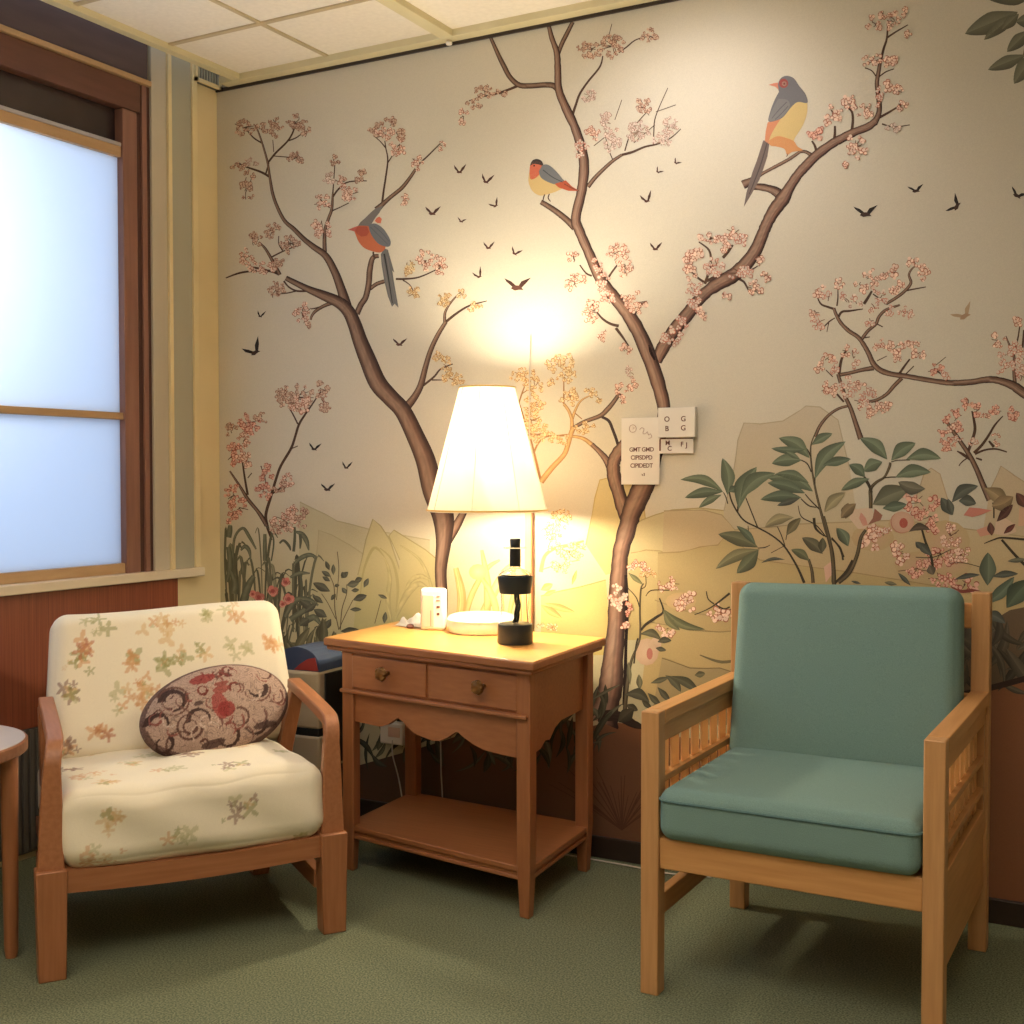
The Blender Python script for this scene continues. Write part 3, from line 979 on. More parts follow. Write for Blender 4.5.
C = [(485, 91, 8, 7, 2.6, 1), (474, 104, 5, 5, 2.6, 1), (463, 116, 4, 7, 2.6, 0), (500, 94, 5, 3, 2.2, 1), (592, 49, 12, 7, 2.6, 1), (613, 46, 9, 10, 2.4, 1), (650, 36, 7, 5, 2.6, 1), (644, 108, 6, 9, 2.4, 1), (605, 122, 5, 10, 2, 4), (592, 134, 6, 7, 2.4, 0),
     (612, 140, 7, 11, 2.4, 4), (670, 127, 6, 8, 2, 4), (662, 140, 8, 5, 2, 4), (583, 149, 6, 7, 2.6, 5), (590, 96, 6, 5, 1.8, 4), (638, 132, 10, 8, 2, 4), (574, 282, 11, 6, 2.8, 0), (574, 258, 4, 6, 2.8, 0), (618, 254, 9, 8, 3, 0), (625, 267, 7, 7, 2.8, 0),
     (638, 303, 9, 9, 3.2, 0), (627, 298, 4, 3, 2.6, 0), (592, 311, 8, 9, 3, 0), (604, 335, 4, 5, 3, 0), (626, 351, 5, 4, 3, 0), (604, 284, 5, 14, 3, 5), (597, 266, 4, 7, 2.6, 5), (610, 298, 6, 5, 2.6, 5),
     (694, 258, 7, 12, 3.4, 0), (709, 241, 9, 6, 3.2, 0), (735, 235, 10, 6, 3.4, 0), (726, 246, 6, 6, 3, 0), (741, 240, 7, 6, 3, 5), (690, 272, 6, 6, 3.2, 0), (694, 293, 7, 12, 3.2, 5), (700, 306, 6, 6, 3, 5), (716, 268, 9, 7, 2.8, 5),
     (672, 337, 8, 8, 3, 5), (682, 324, 5, 6, 2.6, 5), (738, 273, 12, 5, 2.8, 5), (753, 289, 8, 6, 3.2, 0), (766, 276, 3, 3, 3, 0), (759, 263, 4, 4, 3, 0), (726, 295, 3, 3, 3, 0), (703, 313, 4, 5, 2.8, 0),
     (833, 115, 7, 8, 3.4, 0), (848, 102, 7, 7, 3.4, 0), (866, 111, 8, 7, 3.2, 0), (815, 134, 8, 6, 3.2, 3), (856, 147, 10, 9, 3.4, 0), (846, 167, 1.5, 1.5, 2.6, 0), (890, 87, 4, 4, 4, 0), (899, 90, 2.5, 4, 2.8, 0), (873, 62, 8, 6, 3.2, 0), (893, 63, 8, 6, 3.2, 0),
     (901, 106, 4, 3, 3, 0), (875, 24, 6, 6, 3.2, 0), (885, 17, 4, 6, 3, 0), (894, 22, 5, 8, 3, 0), (907, 13, 3, 4, 3, 0), (908, 34, 3, 4, 3, 0), (896, 128, 7, 3, 2.6, 4), (879, 98, 2, 10, 2, 5), (620, 596, 6, 12, 3.2, 4), (614, 600, 5, 4, 3, 5), (624, 628, 3, 4, 3, 0), (628, 610, 3, 6, 2.6, 3)]
tree('painted_tree', .0042, S, C, 'painted thick brown trunk forking to the ceiling')

# branch reaching in from the right edge
S = [
    (BARK, [(1050, 408, 12), (1024, 393, 10), (1012, 385, 9), (996, 380, 7), (984, 380, 6.5), (972, 382, 6), (955, 383, 6), (941, 382, 5.4), (922, 379, 5.2), (905, 376, 5.2), (891, 374, 5.6), (880, 370, 6), (873, 363, 5.5), (869, 354, 5), (864, 345, 4.6), (858, 337, 4.4), (849, 331, 4.2), (841, 323, 3.8), (836, 314, 3.4), (834, 308, 3)]),
    [(834, 309, 2.4), (828, 307, 2.2), (821, 304, 1.8), (817, 296, 1)], [(838, 318, 2.6), (842, 312, 2.4), (850, 311, 2), (863, 309, 1)], [(837, 306, 1.6), (838, 298, 1.4), (838, 289, 1)],
    [(864, 304, 3), (868, 298, 2.8), (872, 291, 2)], [(886, 304, 3), (896, 298, 3.2), (905, 291, 3.2), (911, 283, 3), (909, 275, 2.4), (912, 269, 1.8), (917, 265, 1.2)], [(905, 291, 1.6), (915, 289, 1.4), (926, 287, 1)],
    [(886, 304, 2), (880, 299, 1.6), (873, 294, 1.2)], (BARK, [(862, 339, 3.6), (868, 331, 3.4), (876, 324, 3.3), (879, 317, 3.3), (886, 310, 3), (900, 305, 2)]), [(877, 324, 1.4), (883, 327, 1)], [(863, 338, 1.6), (870, 337, 1)],
    [(898, 376, 2.6), (904, 367, 2.2), (910, 359, 1.6)], [(904, 376, 1.4), (914, 366, 1)], (BARK, [(874, 368, 5), (862, 370, 4), (850, 373, 3.6), (839, 375, 4)]),
    [(839, 376, 3), (841, 362, 2.8), (844, 354, 2.2), (848, 349, 1.4)], (BARK, [(838, 374, 3.6), (842, 387, 4), (846, 398, 4), (851, 409, 4.4), (856, 424, 5), (861, 439, 6)]),
    (BARK, [(902, 378, 4), (894, 386, 4), (887, 394, 3.6), (877, 400, 3.3), (865, 403, 3), (858, 409, 2)]), (BARK, [(848, 406, 2.6), (838, 409, 2.8), (828, 416, 3), (820, 426, 3.3), (815, 437, 3.4)]),
    [(833, 377, 1), (826, 370, 1)], [(837, 394, 2), (844, 402, 2)], [(835, 318, 1), (829, 322, 1.4), (820, 331, 1)], [(829, 322, 1), (827, 332, .8)], [(948, 380, 2), (941, 374, 1.6), (934, 368, 1)], [(935, 366, .8), (946, 357, .6)],
    [(877, 361, 1), (887, 356, .8)], [(1015, 384, 4), (1014, 370, 3.4), (1014, 356, 2.8), (1009, 344, 2), (1006, 336, 1)], [(1014, 352, 2), (1018, 338, 1.6), (1020, 324, 1.2)], [(1016, 362, 3), (1022, 350, 2.4), (1024, 330, 2)],
]
C = [(820, 291, 5, 4, 3.4, 0), (839, 283, 4, 4, 3.2, 0), (815, 312, 3.5, 4, 3.4, 0), (819, 323, 6, 6, 3, 5), (828, 298, 5, 4, 3, 5), (845, 299, 5, 4, 3, 5), (855, 302, 5, 4, 3, 5), (861, 286, 6, 5, 3.2, 0), (870, 276, 4, 4, 3.2, 0), (877, 284, 6, 5, 3, 0),
     (884, 275, 3, 4, 3.2, 0), (894, 273, 4, 5, 3.6, 0), (894, 290, 4, 4, 3.2, 0), (883, 296, 6, 4, 2.8, 5), (899, 284, 4, 4, 3, 0), (913, 261, 5, 4, 3.4, 0), (923, 267, 3, 2.5, 3, 0), (924, 275, 4, 4, 3.4, 0), (875, 308, 4, 5, 2.6, 5), (905, 313, 6, 4, 2.6, 5), (889, 310, 5, 3, 2.6, 5), (870, 321, 3, 3, 2.6, 5),
     (884, 345, 6, 5, 3.2, 0), (895, 348, 7, 5, 3, 0), (905, 344, 5, 4, 3.2, 0), (915, 343, 7, 4, 3.2, 0), (920, 353, 8, 5, 3, 0), (896, 358, 4, 3, 2.8, 0), (878, 347, 2.5, 2, 2.6, 0), (934, 370, 7, 4, 3, 3), (946, 378, 4, 4, 2.8, 5),
     (846, 351, 5, 5, 3, 0), (854, 358, 3, 7, 3, 5), (828, 358, 3.5, 3, 3.4, 0), (821, 366, 4, 4, 3.2, 0), (833, 366, 5, 5, 2.8, 5), (833, 388, 8, 6, 3, 0), (824, 390, 3, 3, 3, 0), (848, 388, 7, 8, 3, 5), (858, 385, 5, 5, 3, 0), (870, 394, 5, 5, 2.8, 5),
     (862, 402, 8, 5, 2.8, 5), (880, 408, 9, 6, 3.2, 0), (870, 414, 4, 4, 2.8, 0), (998, 341, 6, 5, 3, 0), (1018, 322, 3, 3, 3.4, 0), (1002, 357, 5, 5, 2.8, 5), (1006, 368, 7, 6, 3, 5), (1018, 352, 7, 12, 3, 5), (1020, 374, 6, 6, 2.8, 5)]
tree('painted_branch', .0034, S, C, 'painted blossoming branch entering from the right edge')

# blossoming stem above the chair, right
S = [(BARK, [(990, 500, 7), (984, 487, 6), (977, 470, 5.4), (970, 456, 5), (962, 444, 4.4), (953, 431, 4), (947, 422, 3)]),
     [(968, 452, 3), (972, 441, 3.1), (975, 430, 3), (974, 420, 2.6), (972, 411, 1.4)], [(974, 453, 3), (982, 445, 2.8), (989, 435, 2.4), (995, 425, 2), (1003, 416, 1)], [(975, 454, 2.4), (985, 450, 2), (996, 449, 1.8), (1007, 452, 1.4)],
     [(972, 461, 2), (964, 455, 3), (957, 451, 1)], [(970, 456, 1.4), (962, 462, 1.2), (959, 466, 1)], [(976, 458, 1.6), (982, 460, 2)], [(994, 447, 3), (989, 441, 2)]]
C = [(945, 420, 5, 5, 3.4, 3), (956, 415, 5, 5, 3.4, 3), (961, 424, 5, 6, 3.4, 3), (952, 430, 5, 4, 3, 0), (942, 436, 4, 4, 3.2, 3), (949, 445, 7, 5, 3.2, 3), (957, 440, 4, 3, 2.8, 5), (968, 405, 6, 5, 3.2, 3), (979, 409, 5, 5, 3.2, 3), (996, 412, 5, 4, 3.2, 3), (1012, 414, 6, 5, 3.2, 3), (986, 417, 3, 2, 2.4, 0), (996, 439, 4, 5, 3, 0), (974, 441, 4, 4, 2.8, 5)]
tree('painted_branch', .0036, S, C, 'painted coral blossom stem above the teal chair')

# small tree in the left corner
S = [[(272, 540, 1.5), (268, 528, 3), (266, 518, 3), (267, 510, 3), (271, 497, 2.8), (276, 480, 2.6), (281, 466, 2.6), (291, 449, 2.6), (295, 438, 2.4), (299, 425, 2.4), (305, 415, 2), (312, 405, 1.6), (322, 390, 1)],
     [(267, 526, 4), (262, 517, 4.4), (257, 510, 3.6), (248, 499, 3.6), (240, 486, 2.6), (230, 471, 1.6)], [(248, 495, 2.4), (245, 478, 2), (242, 457, 1.4)], [(298, 424, 1.6), (293, 414, 1.4), (288, 406, 1)], [(271, 495, 1.6), (281, 488, 1.4), (290, 484, 1)],
     [(248, 478, 1), (252, 473, 1)], [(291, 449, 1), (298, 446, 1)]]
C = [(296, 397, 16, 10, 2.8, 1), (300, 404, 10, 7, 2.6, 0), (321, 389, 6, 6, 2.6, 1), (324, 404, 5, 8, 2.4, 1), (282, 395, 6, 6, 2.4, 1), (250, 423, 9, 9, 2.8, 3), (232, 430, 5, 7, 2.6, 1), (260, 418, 5, 4, 2.4, 1), (245, 440, 5, 8, 2.4, 0), (234, 455, 8, 9, 3, 3), (244, 460, 6, 6, 2.8, 0),
     (265, 476, 6, 10, 2.8, 3), (263, 492, 6, 6, 2.8, 3), (286, 480, 5, 8, 2.6, 0), (280, 488, 6, 5, 2.4, 1), (234, 495, 6, 8, 2.8, 3), (240, 508, 8, 8, 3, 3), (232, 516, 4, 5, 2.6, 3), (286, 521, 12, 8, 2.8, 0), (302, 517, 7, 8, 2.8, 1), (292, 510, 4, 4, 2.4, 0), (281, 528, 8, 5, 2.6, 1)]
tree('painted_tree', .0034, S, C, 'painted small pink-blossomed tree in the left corner')

# painted birds ----------------------------------------------------------
def TR(ox, oy, s, pts):
    return [(ox + p[0] / s, oy + p[1] / s) + tuple(p[2:]) for p in pts]


def bird(label, T, parts):
    p = Paint(.0060)
    for kind, col, pts in parts:
        if kind == 'p': p.poly(TR(*T, pts), col)
        elif kind == 'l': p.ribbon([(q[0], q[1], q[2] / T[2]) for q in TR(*T, pts)], (col,) * 5)
        elif kind == 'd': p.disc(T[0] + pts[0] / T[2], T[1] + pts[1] / T[2], pts[2] / T[2], col, 12)
    return p.build('painted_bird', mural_ob, label)


def cm(pts, k=4):
    q = catmull(list(pts) + [pts[0]], k)
    return q[:-1]


SL, SL2 = (112, 114, 118), (94, 96, 102)
bird('painted orange bird with long grey tail', (340, 180, 7.314), [
    ('p', (120, 114, 110), [(128, 345), (150, 310), (185, 280), (225, 240), (262, 208), (318, 188), (290, 240), (262, 275), (240, 310), (215, 345), (170, 350)]),
    ('p', (212, 118, 92), [(256, 300), (270, 278), (290, 268), (308, 285), (300, 318), (275, 316)]),
    ('p', (112, 110, 108), [(300, 545), (325, 500), (352, 510), (372, 580), (400, 678), (384, 662), (396, 740), (430, 935), (402, 905), (382, 928), (352, 850), (326, 740), (306, 620)]),
    ('p', (196, 110, 76), cm([(104, 368), (132, 338), (190, 336), (240, 350), (300, 430), (335, 490), (300, 530), (240, 522), (180, 498), (140, 455), (120, 410)])),
    ('p', (176, 88, 68), [(108, 366), (132, 338), (200, 340), (215, 380), (200, 410), (160, 415), (125, 395)]),
    ('p', (196, 104, 90), [(58, 366), (95, 350), (132, 336), (118, 368), (108, 378), (85, 370)]),
    ('p', SL, cm([(208, 330), (255, 318), (310, 348), (350, 400), (373, 450), (365, 484), (335, 488), (285, 468), (248, 428), (222, 380)])),
    ('l', SL2, [(225, 345, 5), (280, 400, 5), (350, 470, 5)]), ('l', SL2, [(250, 335, 4), (310, 390, 4), (360, 450, 4)]),
    ('l', (60, 58, 58), [(325, 540, 12), (350, 680, 10), (385, 900, 6)]), ('l', (126, 120, 114), [(310, 560, 7), (335, 700, 7), (370, 870, 4)]),
    ('l', (126, 120, 114), [(345, 560, 6), (372, 700, 6), (410, 890, 3)]), ('l', (84, 64, 52), [(245, 525, 12), (250, 560, 14), (268, 572, 6)])])
bird('painted round bird with yellow breast and dark cap', (440, 0, 3.413), [
    ('p', (208, 180, 124), cm([(304, 592), (320, 566), (350, 590), (390, 612), (424, 636), (402, 652), (372, 662), (342, 668), (316, 652), (303, 622)])),
    ('p', (204, 110, 84), cm([(306, 585), (310, 562), (328, 552), (350, 560), (346, 585), (330, 606), (310, 612)])),
    ('p', (78, 66, 62), cm([(307, 566), (316, 548), (332, 543), (348, 550), (353, 566), (338, 562), (322, 560)])),
    ('p', (118, 120, 122), cm([(338, 585), (352, 564), (372, 564), (396, 584), (420, 612), (428, 622), (400, 630), (370, 622), (345, 606)])),
    ('p', (184, 92, 64), [(392, 628), (430, 616), (450, 636), (476, 652), (440, 652), (405, 640)]),
    ('l', (96, 60, 50), [(425, 628, 3), (450, 642, 3), (475, 652, 2)]), ('l', (74, 78, 82), [(352, 580, 3), (385, 605, 3), (420, 622, 2)]),
    ('l', (84, 60, 50), [(358, 664, 4), (354, 676, 4), (352, 688, 3)]), ('l', (84, 60, 50), [(374, 662, 4), (370, 676, 4), (378, 688, 3)]), ('d', (40, 30, 30), (322, 566, 3))])
bird('painted tall bird with slate head and yellow breast', (740, 60, 6.4), [
    ('p', (118, 104, 98), [(150, 515), (192, 520), (176, 620), (150, 700), (126, 765), (80, 850), (25, 942), (42, 850), (80, 720), (110, 640)]),
    ('l', (88, 76, 72), [(175, 530, 6), (130, 680, 8), (60, 860, 5)]),
    ('p', (206, 138, 102), [(178, 400), (262, 376), (300, 420), (250, 530), (190, 540), (160, 520), (165, 460)]),
    ('p', (208, 182, 124), cm([(432, 272), (430, 340), (402, 420), (352, 500), (336, 535), (262, 552), (190, 535), (200, 480), (250, 395), (300, 330), (350, 278), (395, 262)])),
    ('p', (208, 148, 98), cm([(188, 515), (240, 488), (300, 500), (345, 520), (370, 555), (402, 578), (335, 590), (303, 608), (285, 570), (235, 555), (195, 548)])),
    ('p', (116, 114, 116), cm([(250, 205), (243, 160), (262, 118), (300, 102), (345, 118), (380, 168), (420, 220), (432, 275), (372, 270), (330, 302), (290, 352), (255, 380), (185, 395), (195, 330), (222, 258)])),
    ('p', (132, 130, 128), cm([(245, 250), (300, 255), (320, 290), (290, 345), (250, 378), (188, 392), (202, 330)])),
    ('l', (98, 96, 98), [(300, 270, 5), (250, 320, 5), (205, 375, 4)]), ('l', (98, 96, 98), [(310, 295, 4), (265, 345, 4), (225, 382, 3)]),
    ('p', (206, 134, 108), [(183, 160), (215, 150), (243, 146), (248, 192), (228, 172)]),
    ('d', (160, 80, 74), (280, 150, 30)), ('d', (176, 140, 124), (284, 153, 16)), ('d', (110, 60, 56), (284, 153, 6)),
    ('l', (120, 80, 60), [(302, 600, 6), (304, 612, 6), (296, 618, 4)])])


# small flying birds -----------------------------------------------------
def swallow(x, y, s, a, flap=1.0, col=(70, 48, 42)):
    p = Paint(.0064)
    ca, sa = math.cos(a), math.sin(a)

    def Q(pts): return [(x + s * (u * ca - v * sa), y + s * (u * sa + v * ca)) for u, v in pts]
    p.poly(Q([(-.05, .12), (-.25, -.10 * flap), (-.52, -.34 * flap), (-.44, -.06 * flap), (-.2, .16)]), col)
    p.poly(Q([(.02, .14), (.14, -.16 * flap), (.5, -.52 * flap), (.36, -.12 * flap), (.14, .2)]), col)
    p.poly(Q([(-.26, .22), (-.14, .10), (.08, .10), (.24, .26), (.06, .26), (-.1, .30)]), mixc(col, (150, 100, 80), .25))
    return p.build('painted_swallow', mural_ob)


for x, y, s, a, fl in [(460, 170, 12, .1, 1.1), (487, 180, 12, .3, 1.2), (495, 204, 11, -.5, .9), (433, 211, 15, .1, .7), (462, 220, 9, .3, .5), (489, 246, 11, .1, .9), (516, 252, 11, .5, .9),
                       (479, 275, 10, -.4, 1.5), (518, 283, 26, .05, .45), (677, 162, 8, .8, .8), (659, 171, 8, .8, .9), (647, 199, 12, -.2, 1.3), (656, 247, 12, .1, .9), (866, 210, 24, 0, .4), (916, 188, 16, -.1, .4),
                       (954, 204, 20, -1.0, .5), (1019, 193, 18, .5, .4), (261, 315, 8, .3, 1.3), (254, 349, 20, -.5, .9), (400, 342, 14, .1, .6), (315, 447, 12, .2, .8), (347, 466, 10, .2, 1.1), (328, 487, 14, .1, .6)]:
    c = (44, 38, 36) if x < 350 or x > 850 else (74, 48, 42)
    swallow(x, y, s, a, fl, c)
swallow(963, 312, 24, -.5, .5, (176, 150, 120))


# leafy shrubs -----------------------------------------------------------
GR, GR2, OL, DK = (112, 122, 100), (102, 113, 94), (154, 144, 112), (92, 94, 84)


def shrub(off, T, stems, leaves, label, pre=None, post=None):
    p = Paint(off)
    if pre: pre(p)
    for s in stems:
        p.ribbon([(q[0], q[1], q[2] / T[2]) for q in TR(*T, s)], ((66, 58, 46), (96, 84, 64), (112, 98, 76), (90, 80, 60), (60, 52, 42)))
    for b, t, w, c, cv in leaves:
        (bx, by), (tx, ty) = TR(*T, [b])[0], TR(*T, [t])[0]
        p.leaf((bx, by), (tx, ty), w / T[2], c, None, cv)
    if post: post(p)
    return p.build('painted_shrub', mural_ob, label)


shrub(.0046, (670, 430, 5.69), [
    [(935, 900, 24), (932, 800, 24), (920, 680, 22), (880, 540, 18), (850, 430, 14), (825, 320, 12), (806, 200, 10), (802, 90, 8), (835, 0, 6)],
    [(765, 870, 16), (720, 770, 12), (650, 660, 10), (580, 600, 9), (500, 555, 9), (430, 520, 9), (390, 475, 9), (350, 400, 9), (335, 320, 8), (345, 240, 5)],
    [(330, 420, 6), (318, 380, 6), (305, 355, 5)], [(500, 555, 7), (470, 480, 7), (432, 385, 6)], [(655, 660, 6), (635, 600, 6), (612, 550, 5)], [(660, 625, 5), (665, 595, 5)], [(385, 470, 8), (390, 430, 12), (400, 400, 16)],
    [(815, 870, 20), (808, 800, 18), (790, 735, 14)], [(890, 610, 6), (830, 540, 7), (750, 495, 6), (730, 430, 4)], [(850, 450, 8), (800, 400, 7), (770, 365, 6)], [(835, 440, 6), (790, 430, 8), (745, 390, 6)], [(825, 310, 8), (830, 260, 9), (880, 190, 10)],
    [(805, 240, 7), (780, 190, 7), (730, 165, 6)], [(800, 150, 8), (785, 115, 7), (760, 90, 5)], [(940, 870, 14), (1000, 810, 16), (1040, 740, 14)], [(920, 620, 8), (970, 670, 9), (985, 740, 12)], [(500, 672, 5), (540, 668, 6), (570, 655, 3)], [(575, 700, 3), (650, 660, 4)],
    [(445, 545, 3), (447, 575, 4)], [(820, 500, 16), (830, 560, 14), (880, 605, 6)]],
    [((305, 355), (60, 282), 60, GR, .14), ((300, 352), (85, 385), 62, GR2, .06), ((295, 368), (165, 442), 44, GR, .05), ((328, 370), (300, 160), 82, GR, .08), ((335, 350), (382, 322), 44, GR2, 0),
     ((392, 450), (495, 210), 96, GR, -.12), ((400, 400), (600, 245), 90, GR, -.16), ((815, 350), (560, 275), 100, GR, .14), ((790, 300), (600, 250), 60, GR, .1), ((770, 360), (555, 300), 70, GR2, .05), ((750, 385), (515, 395), 70, GR2, .06), ((740, 388), (610, 430), 38, DK, 0),
     ((795, 160), (620, 45), 84, GR, .12), ((770, 110), (577, 105), 46, GR2, -.04), ((750, 172), (580, 190), 74, GR, .06), ((740, 165), (660, 122), 30, GR, 0), ((806, 85), (925, 20), 54, GR, -.06), ((825, 280), (1000, 65), 86, GR, -.14), ((870, 200), (1030, 165), 56, GR2, -.03),
     ((705, 497), (540, 550), 64, OL, .1), ((663, 600), (745, 500), 56, (116, 108, 82), -.05), ((502, 668), (275, 592), 84, (108, 108, 84), .05), ((490, 655), (380, 545), 44, GR2, .05), ((512, 680), (260, 790), 70, (128, 124, 94), .08), ((505, 682), (380, 815), 84, (102, 106, 82), -.04),
     ((870, 705), (752, 612), 70, (104, 100, 80), .06), ((865, 700), (870, 612), 50, (96, 94, 76), 0), ((795, 745), (690, 680), 54, (108, 110, 84), .08), ((655, 738), (520, 756), 20, DK, .1), ((1010, 660), (948, 556), 48, (96, 100, 80), 0),
     ((878, 465), (1000, 355), 68, OL, -.08), ((1000, 505), (1015, 415), 70, (128, 108, 82), 0)],
    'painted shrub with large grey-green leaves above the teal chair')

T2 = (824, 440, 5.12)


def magnolias(p):
    def D(x, y, r, c, ry=None, e=None):
        p.disc(T2[0] + x / 5.12, T2[1] + y / 5.12, r / 5.12, c, 12, (ry or r) / 5.12, e)

    def P(pts, c): p.poly(TR(*T2, pts), c)

    def CL(x, y, rx, ry, s, pal): p.cluster(T2[0] + x / 5.12, T2[1] + y / 5.12, rx / 5.12, ry / 5.12, None, s, pal)
    PK, PW = (206, 160, 140), (212, 188, 162)
    # faded pink wash of the blossom ground
    for x, y, r, ry in ((250, 500, 110, 70), (620, 520, 130, 110), (480, 640, 120, 70), (650, 640, 110, 60), (400, 430, 70, 50)):
        D(x, y, r, (200, 164, 134), ry, (190, 166, 124))
    P([(175, 455), (130, 400), (150, 355), (200, 350), (240, 345), (260, 380), (240, 420), (210, 455)], PW)
    P([(200, 440), (180, 400), (190, 370), (215, 400), (225, 435)], (206, 150, 132))
    P([(225, 435), (250, 400), (260, 350), (300, 385), (290, 410)], (150, 104, 88))
    D(400, 420, 62, (208, 172, 148), 55, (198, 160, 136)); D(408, 425, 22, (176, 92, 78), 26)
    p.arc(T2[0] + 400 / 5.12, T2[1] + 420 / 5.12, 11, .5, 1, 4, (178, 120, 100))
    for x, y, rx, ry, s, pal in ((490, 320, 80, 40, 4.5, 3), (540, 390, 50, 40, 4, 3), (560, 430, 30, 30, 3.4, 3), (370, 580, 50, 40, 4.2, 0), (260, 500, 60, 50, 4.4, 0), (600, 580, 60, 60, 4, 3), (650, 490, 40, 50, 3, 0), (700, 590, 60, 30, 3, 0),
                             (470, 660, 80, 30, 3.6, 3), (600, 710, 60, 30, 3.6, 3), (720, 740, 60, 30, 4, 3), (300, 470, 40, 20, 3, 5), (540, 640, 30, 40, 3, 3)): CL(x, y, rx, ry, s, pal)
    P([(715, 385), (745, 345), (800, 350), (860, 360), (800, 385), (760, 395)], (196, 128, 112))
    P([(870, 480), (880, 420), (930, 400), (975, 430), (985, 470), (930, 490)], (208, 180, 152))
    P([(780, 460), (840, 440), (870, 480), (800, 495)], (204, 150, 126))
    P([(995, 440), (1000, 350), (1040, 330), (1040, 440)], (206, 166, 136))
    P([(0, 650), (45, 615), (40, 690), (10, 730)], (214, 176, 152))
    p.ribbon(TR(*T2, [(815, 780, 1), (760, 770, 3), (700, 775, 3), (650, 750, 1)]), ((130, 70, 60),) * 5)


shrub(.0050, T2, [
    [(240, 350, 18), (240, 300, 20), (240, 250, 18), (270, 215, 14), (310, 190, 12), (335, 140, 14), (340, 115, 12)], [(245, 270, 12), (230, 230, 16), (205, 190, 16)], [(305, 195, 6), (340, 190, 6), (370, 190, 6)], [(345, 112, 5), (380, 104, 5), (440, 102, 6)],
    [(50, 730, 22), (48, 640, 20), (35, 540, 18), (15, 450, 14), (0, 390, 12)], [(75, 730, 20), (130, 680, 20), (170, 590, 20), (190, 500, 18), (215, 460, 14)], [(40, 500, 8), (80, 550, 10), (100, 600, 14)],
    [(1060, 670, 16), (980, 590, 14), (910, 510, 12)], [(500, 450, 10), (520, 520, 12), (550, 600, 14), (560, 680, 12)], [(470, 600, 4), (560, 600, 5), (650, 560, 4)], [(640, 630, 3), (720, 630, 4), (800, 650, 3)], [(870, 400, 7), (870, 350, 8), (865, 320, 8)],
    [(820, 530, 4), (870, 510, 7), (915, 500, 9), (1040, 510, 12)]],
    [((325, 100), (185, -10), 74, GR, .1), ((345, 105), (470, 15), 74, GR, -.1), ((420, 100), (600, 95), 66, GR, -.14), ((365, 192), (548, 165), 70, GR, -.12), ((300, 112), (205, 160), 70, GR, .1), ((210, 190), (130, 125), 60, GR2, .1), ((235, 198), (88, 258), 52, GR, .05),
     ((5, 370), (108, 275), 62, OL, -.1), ((165, 325), (88, 400), 60, (134, 116, 88), .05), ((250, 330), (430, 250), 110, (112, 112, 92), -.05), ((520, 250), (380, 215), 70, (112, 108, 92), -.1), ((300, 350), (425, 330), 56, GR2, 0), ((125, 545), (72, 450), 50, GR, .1),
     ((655, 385), (600, 295), 60, DK, 0), ((655, 320), (790, 235), 66, DK, -.14), ((690, 312), (780, 325), 60, DK, -.1), ((660, 385), (635, 300), 40, DK, 0), ((820, 245), (940, 345), 80, (150, 130, 98), -.1), ((970, 290), (860, 340), 90, (142, 120, 90), -.1),
     ((885, 418), (968, 330), 46, (92, 64, 56), 0), ((1040, 350), (985, 270), 56, (104, 70, 60), 0), ((920, 480), (980, 430), 30, (104, 62, 54), 0), ((860, 490), (850, 420), 40, (104, 70, 60), 0), ((435, 470), (545, 460), 40, (96, 84, 70), -.2), ((480, 520), (550, 590), 46, DK, 0), ((500, 560), (470, 520), 30, DK, 0),
     ((838, 745), (840, 575), 90, (104, 112, 92), 0), ((668, 715), (800, 690), 28, DK, -.05), ((860, 700), (995, 685), 38, DK, -.05), ((825, 840), (975, 700), 64, GR2, .05), ((935, 860), (1060, 715), 110, (88, 98, 78), -.05), ((815, 885), (930, 938), 56, DK, -.1), ((445, 745), (380, 680), 24, DK, 0), ((375, 740), (310, 728), 22, (120, 116, 90), 0),
     ((190, 735), (140, 722), 14, DK, 0), ((1040, 610), (940, 620), 26, (112, 110, 90), 0), ((540, 640), (560, 690), 50, (110, 100, 84), 0)],
    'painted magnolia shrub with pink blossom behind the teal chair', pre=magnolias)


# flowers between trunk and chair
def flowers(p):
    T = (560, 560, 5.12)

    def D(x, y, r, c, ry=None, e=None): p.disc(T[0] + x / 5.12, T[1] + y / 5.12, r / 5.12, c, 12, (ry or r) / 5.12, e)

    def CL(x, y, rx, ry, s, pal): p.cluster(T[0] + x / 5.12, T[1] + y / 5.12, rx / 5.12, ry / 5.12, None, s, pal)
    CL(410, 35, 45, 25, 2.8, 0); CL(560, 120, 50, 30, 2.8, 0); CL(450, 75, 35, 14, 2.2, 2)
    D(620, 210, 80, (208, 176, 144), 45, (198, 170, 122)); CL(650, 215, 50, 40, 3.6, 0); CL(550, 355, 50, 25, 3.4, 0); CL(830, 270, 60, 50, 4, 0)
    D(445, 470, 62, (218, 190, 160), 70, (206, 172, 142)); D(490, 430, 30, (214, 184, 154), 34); D(460, 480, 16, (190, 120, 104), 30)


